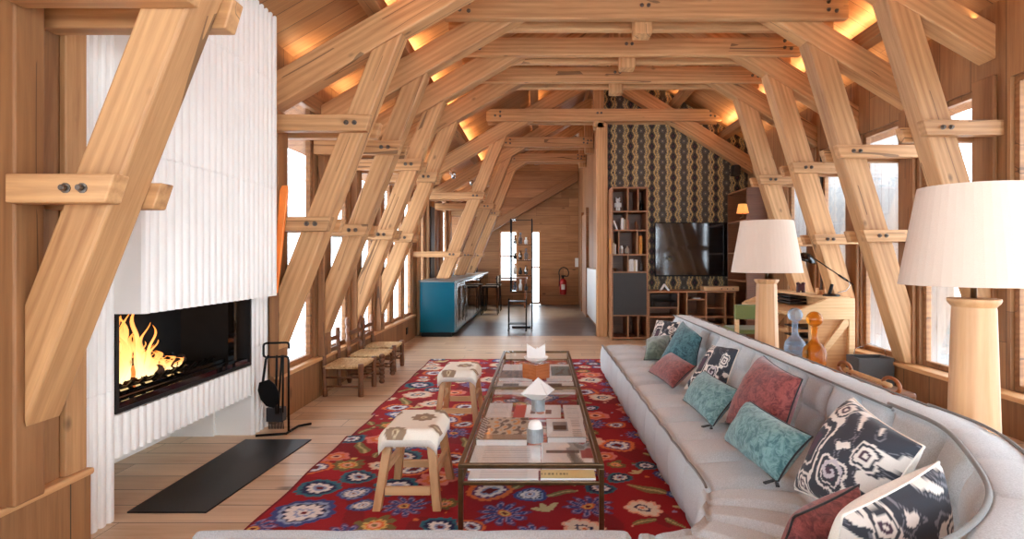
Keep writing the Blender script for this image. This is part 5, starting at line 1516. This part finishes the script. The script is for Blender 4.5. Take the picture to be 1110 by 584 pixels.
tag(obj('letter_ornament', b, PAPER, loc=(pxx(722), 8.72, lz + 0.001), bevel=0.002), 'white upturned V shaped ornament on the cabinet below the television', 'ornament')
bx = thing('wooden_radio', 'long pale wooden box with small round knobs on the media cabinet', 'radio', (pxx(784), 8.78, lz + 0.001))
b = B(); box(b, -0.27, 0.27, -0.1, 0.1, 0, 0.065); obj('body', b, OAKL, bx, bevel=0.004)
for i in range(3):
    b = B(); lathe(b, [(0.008, 0), (0.008, 0.008), (0, 0.009)], 10); obj('knob', b, CHARC, bx, loc=(0.0 + i * 0.09, -0.1, 0.03), rot=(PI / 2, 0, 0))
b = B(); box(b, -0.06, 0.06, -0.06, 0.06, 0, 0.018); tag(obj('book', b, PAPER, loc=(pxx(757), 8.75, pzz(324.8) + 0.009), bevel=0.002), 'white book lying flat in the third compartment of the media cabinet', 'book')

# television
tv = thing('television', 'large black flat television mounted on the patterned wallpaper', 'television', (2.55, 9.13, pzz(299, 9.1)))
b = B(); tvx0, tvx1 = pxx(710, 9.1), pxx(710, 9.1) + 1.50; tz0, tz1 = pzz(299.5, 9.1), pzz(241, 9.1)
box(b, tvx0, tvx1, 9.10, 9.16, tz0, tz1); obj('casing', b, BLACK, tv, world=True, bevel=0.004)
SCR = NT('tv_screen'); SCR.b.inputs['Base Color'].default_value = (0.012, 0.012, 0.014, 1); SCR.b.inputs['Roughness'].default_value = 0.08; SCR.b.inputs['Specular IOR Level'].default_value = 1.0; SCR.b.inputs['Coat Weight'].default_value = 0.6; SCR.b.inputs['Coat Roughness'].default_value = 0.06; SCR.b.inputs['Coat IOR'].default_value = 1.6
b = B(); box(b, tvx0 + 0.012, tvx1 - 0.012, 9.096, 9.0995, tz0 + 0.02, tz1 - 0.012); obj('screen', b, SCR.m, tv, world=True)

# wall shelf with a little lamp right of the television
ws = thing('corner_cabinet', 'tall dark open cabinet in the corner right of the television', 'cabinet', (3.15, 8.5, 0))
cx0, cx1 = 3.14, 3.285
b = B(); box(b, 2.99, 3.285, 8.16, 8.18, 0.0, 2.28); box(b, 3.27, 3.285, 8.18, 9.0, 0.0, 2.28); box(b, 2.99, 3.27, 8.98, 9.0, 0, 2.28); obj('case', b, WALNUT, ws, world=True)
for z in (0.02, 0.9, 1.32, 1.80, 2.26):
    b = B(); box(b, 2.99, 3.268, 8.181, 8.979, z, z + 0.02); obj('shelf', b, SHELFW, ws, world=True)
ol = thing('wall_lamp', 'small amber pleated shade lamp glowing above the right end of the television', 'lamp', (3.02, 8.02, 1.7))
lx, lyy, lzz = pxx(805, 8.05), 8.05, pzz(231, 8.05)
b = B(); lathe(b, [(0.085, 0), (0.058, 0.13), (0.055, 0.13), (0.082, 0)], 24, (lx, lyy)); 
for v in b.verts: v.co.z += lzz
obj('lamp_shade', b, plain('glowing_amber_shade', rgb(236, 160, 70), .6, emit=(1, .5, .14, 1), estr=0.5), ol, world=True)
b = B(); tube(b, [(lx, lyy, lzz + 0.02), (lx, lyy, lzz - 0.06), (lx + 0.0, 8.158, lzz - 0.06)], 0.006, 6); obj('bracket', b, BRASS, ol, world=True, smooth=True)
b = B(); box(b, pxx(797, 8.95), pxx(804, 8.95), 8.99, 9.17, pzz(189, 8.95), pzz(178, 8.95)); tag(obj('loudspeaker', b, CHARC, bevel=0.004), 'small black box loudspeaker high on the patterned wallpaper', 'loudspeaker')
b = B(); tube(b, [(2.76, 7.3, min(zr(2.76), 9) + RT), (2.76, 7.3, pzz(160, 7.3))], 0.008, 8); tag(obj('hanging_rod', b, BLACK, smooth=True), 'thin black rod hanging from the ceiling behind the third right post', 'rod')

# ------------------------------------------------------------------ kitchen
kc = thing('kitchen_counter', 'long teal kitchen counter with a dark worktop running to the far window', 'kitchen counter', (-1.65, 12, 0))
kx0, kx1 = -1.92, -1.37
b = B(); box(b, kx0, kx1, 8.955, 14.6, 0.07, 0.872); obj('cabinet_body', b, TEAL, kc, world=True, bevel=0.004)
b = B(); box(b, kx0 + 0.02, kx1 - 0.05, 8.98, 14.6, 0.0, 0.069); obj('plinth', b, BLACK, kc, world=True)
b = B(); box(b, kx0 - 0.02, kx1 + 0.012, 8.94, 14.62, 0.873, 0.90); obj('worktop', b, CONCRETE, kc, world=True, bevel=0.003)
for i, (a_, c_) in enumerate(((9.15, 9.62), (9.65, 10.12))):
    b = B(); box(b, kx1 + 0.001, kx1 + 0.012, a_, c_, 0.12, 0.84); d_ = obj('wine_cooler_door', b, STEEL, kc, world=True, bevel=0.003)
    b = B(); box(b, kx1 + 0.013, kx1 + 0.016, a_ + 0.06, c_ - 0.06, 0.2, 0.78); g_ = obj('glazing', b, BLACKG, d_, world=True)
    b = B(); tube(b, [(kx1 + 0.045, c_ - 0.04, 0.2), (kx1 + 0.045, c_ - 0.04, 0.78)], 0.009, 8); tube(b, [(kx1 + 0.013, c_ - 0.04, 0.24), (kx1 + 0.045, c_ - 0.04, 0.24)], 0.006, 6); tube(b, [(kx1 + 0.013, c_ - 0.04, 0.74), (kx1 + 0.045, c_ - 0.04, 0.74)], 0.006, 6)
    obj('handle', b, STEEL, d_, world=True, smooth=True)
for i in range(7):
    a_ = 10.18 + i * 0.62
    b = B(); box(b, kx1 + 0.001, kx1 + 0.014, a_, a_ + 0.60, 0.12, 0.84); obj('door', b, BLACKG, kc, world=True, bevel=0.003)
# chairs tucked by the far end of the counter
def bar_chair(x, y, label):
    t = thing('bar_chair', label, 'chair', (x, y, 0), 0, 'dark chairs along the kitchen counter')
    b = B(); box(b, -0.18, 0.18, -0.18, 0.18, 0.60, 0.64); obj('seat', b, BLACKF, t, bevel=0.01)
    b = B(); box(b, 0.15, 0.18, -0.17, 0.17, 0.70, 0.86); obj('backrest', b, BLACKF, t, bevel=0.01)
    for sx in (-1, 1):
        for sy in (-1, 1):
            b = B(); tube(b, [(sx * 0.15, sy * 0.15, 0.60), (sx * 0.18, sy * 0.18, 0)], 0.01, 6); obj('leg', b, BLACK, t)
    b = B(); tube(b, [(0.16, -0.15, 0.6), (0.17, -0.15, 0.72)], 0.008, 6); tube(b, [(0.16, 0.15, 0.6), (0.17, 0.15, 0.72)], 0.008, 6); obj('back_support', b, BLACK, t)
bar_chair(-1.13, 12.6, 'dark bar chair nearest the wine coolers at the kitchen counter')
bar_chair(-1.13, 13.5, 'dark bar chair farther along the kitchen counter')
# dark panel put in for the dark recesses of the kitchen's left wall
b = B(); box(b, XL + 0.002, XL + 0.07, 10.03, 10.36, 0.905, 2.18); tag(obj('wall_cabinet', b, CHARC, bevel=0.004), 'dark wall cabinet between the studs behind the kitchen counter', 'cabinet')
random.seed(3)
for i in range(9):
    y = 11.2 + i * 0.4; x = -1.75 + random.uniform(-0.06, 0.2); h = random.uniform(0.12, 0.3)
    b = B(); lathe(b, [(0, 0), (0.035, 0), (0.035, h * .6), (0.013, h * .75), (0.013, h), (0, h)], 12)
    names = ['first', 'second', 'third', 'fourth', 'fifth', 'sixth', 'seventh', 'eighth', 'ninth']
    mt = [GBLUE, STEEL, RADI, CHARC, GAMBER][i % 5]; dn = ['pale blue glass', 'steel', 'white', 'black', 'amber glass'][i % 5]
    tag(obj('bottle', b, mt, loc=(x, y, 0.901), smooth=True), '%s bottle on the kitchen worktop, %s along from the living room' % (dn, names[i]), 'bottle', 'bottles on the kitchen worktop')
tb = thing('dining_table', 'dark table under the far kitchen window', 'table', (-0.85, 14.4, 0))
b = B(); box(b, -1.15, -0.35, 14.2, 15.0, 0.72, 0.76); obj('tabletop', b, WALNUT, tb, world=True)
for (x, y) in ((-1.12, 14.22), (-0.42, 14.22), (-1.12, 14.94), (-0.42, 14.94)):
    b = B(); box(b, x, x + 0.05, y, y + 0.05, 0, 0.719); obj('leg', b, WALNUT, tb, world=True)
# glass display shelves
gs = thing('display_shelf', 'tall black framed glass shelf full of glassware at the hall opening', 'shelf', (-0.34, 10.2, 0))
gx0, gx1, gy0, gy1 = (553.5 - X0) * 10.0 / FPX, (576.5 - X0) * 10.0 / FPX, 10.0, 10.35
gzt = H + (Y0 - 237) * 10.0 / FPX
for (x, y) in ((gx0, gy0), (gx1, gy0), (gx0, gy1), (gx1, gy1)):
    b = B(); box(b, x - 0.01, x + 0.01, y - 0.01, y + 0.01, 0.0 if x > -0.4 else 0.65, gzt); obj('post', b, BLACK, gs, world=True)
sh_z = [0.66, 0.95, 1.22, 1.5, gzt - 0.02]
for z in sh_z:
    b = B(); box(b, gx0 + 0.011, gx1 - 0.011, gy0 - 0.009, gy1 + 0.009, z, z + 0.012); obj('glass_shelf', b, TGLASS, gs, world=True)
    b = B(); box(b, gx0 + 0.011, gx1 - 0.011, gy0 - 0.01, gy0 + 0.004, z - 0.012, z - 0.001); obj('rail', b, BLACK, gs, world=True)
b = B(); box(b, gx0 + 0.02, gx1 - 0.02, gy0 + 0.1, gy1 - 0.1, 0.0, 0.03); obj('foot', b, BLACK, gs, world=True)
for zi, z in enumerate(sh_z[:4]):
    for j in range(3):
        x = gx0 + 0.07 + j * 0.10; h = [0.16, 0.2, 0.12][(j + zi) % 3]; mt = [GBLUE, RADI, CHARC, STEEL][(zi + j) % 4]; dn = ['clear blue', 'white', 'black', 'steel'][(zi + j) % 4]
        b = B(); lathe(b, [(0, 0), (0.03, 0), (0.034, h * .5), (0.014, h * .7), (0.02, h), (0, h)], 12)
        tag(obj('vase', b, mt, loc=(x, gy0 + 0.17, z + 0.013), smooth=True), '%s vase on the %s level of the black framed glass shelf, %s' % (dn, ['lowest', 'second', 'third', 'top'][zi], ['left', 'middle', 'right'][j]), 'vase', 'vases on the glass display shelf')
tr = thing('bar_trolley', 'small black wheeled bar trolley standing before the glass display shelf', 'trolley', (-0.40, 9.75, 0))
for z in (0.12, 0.50):
    b = B(); box(b, -0.15, 0.15, -0.12, 0.12, z, z + 0.015); obj('shelf', b, BLACK, tr)
for sx in (-1, 1):
    for sy in (-1, 1):
        b = B(); tube(b, [(sx * 0.15, sy * 0.12, 0.05), (sx * 0.15, sy * 0.12, 0.56)], 0.008, 6); obj('post', b, BLACK, tr)
        b = B(); lathe(b, [(0, -.01), (0.025, -.01), (0.025, .01), (0, .01)], 14); obj('wheel', b, RUBBER, tr, loc=(sx * 0.15, sy * 0.12, 0.026), rot=(0, PI / 2, 0))
# radiator, switch and extinguisher in the hall
rd = thing('radiator', 'tall white panel radiator on the hall side wall', 'radiator', (0.97, 10.4, 0.14))
b = B()
for i in range(20): box(b, 0.93, 1.0, 9.5 + i * 0.09, 9.5 + i * 0.09 + 0.08, 0.14, 1.06)
box(b, 0.95, 0.99, 9.5, 11.29, 0.16, 1.04)
obj('panel', b, RADI, rd, world=True, bevel=0.004)
b = B(); tube(b, [(1.0, 9.6, 0.95), (1.019, 9.6, 0.95)], 0.012, 8); tube(b, [(1.0, 11.1, 0.95), (1.019, 11.1, 0.95)], 0.012, 8); obj('bracket', b, RADI, rd, world=True)
b = B(); box(b, 0.93, 1.02, YF - 0.03, YF - 0.001, 1.02, 1.26); tag(obj('wall_switch', b, RADI, bevel=0.003), 'white switch panel on the far wooden wall', 'switch')
ex = thing('fire_extinguisher', 'red fire extinguisher with a black hose hanging on the far wall', 'fire extinguisher', (0.60, YF - 0.12, 0.0))
b = B(); lathe(b, [(0, 0.28), (0.085, 0.285), (0.09, 0.31), (0.09, 0.64), (0.07, 0.69), (0.03, 0.71), (0, 0.71)], 20); cy_ = obj('cylinder', b, REDP, ex, smooth=True)
b = B(); lathe(b, [(0.03, 0.711), (0.03, 0.76), (0.012, 0.78)], 12); box(b, -0.05, 0.06, -0.012, 0.012, 0.76, 0.80); vl = obj('valve', b, BLACK, ex)
b = B(); tube(b, [(0.03, 0, 0.77)] + [(0.02 + 0.13 * math.cos(a), -0.02, 0.86 + 0.15 * math.sin(a)) for a in np.linspace(-0.6, PI + 0.5, 18)] + [(-0.105, -0.03, 0.5)], 0.014, 8); obj('hose', b, RUBBER, vl, smooth=True)
b = B(); box(b, -0.05, 0.05, -0.092, -0.088, 0.42, 0.56); obj('paper_label', b, PAPER, cy_)
b = B(); box(b, -0.02, 0.02, 0.091, 0.118, 0.5, 0.7); obj('wall_bracket', b, BLACK, ex)
# ceiling spots
def spot(px, py, Y, label):
    c = at(px, py, Y); t = thing('spotlight', label, 'spotlight', c, 0, 'small chrome ceiling spots')
    b = B(); tube(b, [(0, 0, 0.08), (0, 0, 0.02), (0.04, -0.02, 0.0)], 0.006, 6); obj('stem', b, STEEL, t)
    b = B(); lathe(b, [(0, -0.05), (0.025, -0.05), (0.03, 0.03), (0, 0.05)], 14); obj('lamp_head', b, STEEL, t, loc=(0.05, -0.03, 0), rot=(1.0, 0.4, 0), smooth=True)
spot(488, 190, 7.12, 'chrome spotlight on the fourth left post, nearer one')
spot(508, 198, 9.3, 'chrome spotlight beyond the fourth left post, farther one')
# socket on the left plinth
b = B(); box(b, XL + 0.021, XL + 0.03, 8.35, 8.45, 0.12, 0.22); tag(obj('wall_socket', b, BLACK), 'black socket low on the left wall boards near the teal counter', 'socket')

# ------------------------------------------------------------------ warm strip lights on the purlins, washing the roof boards
WARM = (1.0, 0.62, 0.30)
def strip(x, zf, p_, tilt=0.0, ymin=0.2):
    for (a, c) in ((0.2, 3.0), (3.0, 6.0), (6.0, 9.0), (9.2, 12.0), (12.0, 15.0)):
        if a < ymin and c > ymin: a = ymin
        if c <= ymin: continue
        area('roof_strip', (x, (a + c) / 2, zf + RT + 0.165), (0.04, c - a), p_, WARM, (PI, tilt, 0), 2.6)
strip(-1.22, zl(-1.25), 18, 0.0)
strip(-1.88, zl(-1.88) - 0.1, 6, 0.0, 4.4)
strip(3.22, zr(3.22) - 0.1, 5, 0.0)
strip(-0.07, zl(-0.1), 12, 0.0)
strip(2.12, zr(2.15), 14, 0.0)
strip(2.92, zr(2.95), 16, 0.0)

# ceiling spots shining on the hall floor
for (x, y) in ((-0.75, 10.9), (-0.75, 12.9)):
    l = bpy.data.lights.new('hall_spot', 'SPOT'); l.energy = 480; l.color = (1.0, 0.72, 0.42); l.spot_size = 1.2; l.spot_blend = 0.6; l.shadow_soft_size = 0.06
    o = bpy.data.objects.new('hall_spot', l); COL.objects.link(o); o.location = (x, y, 3.0)
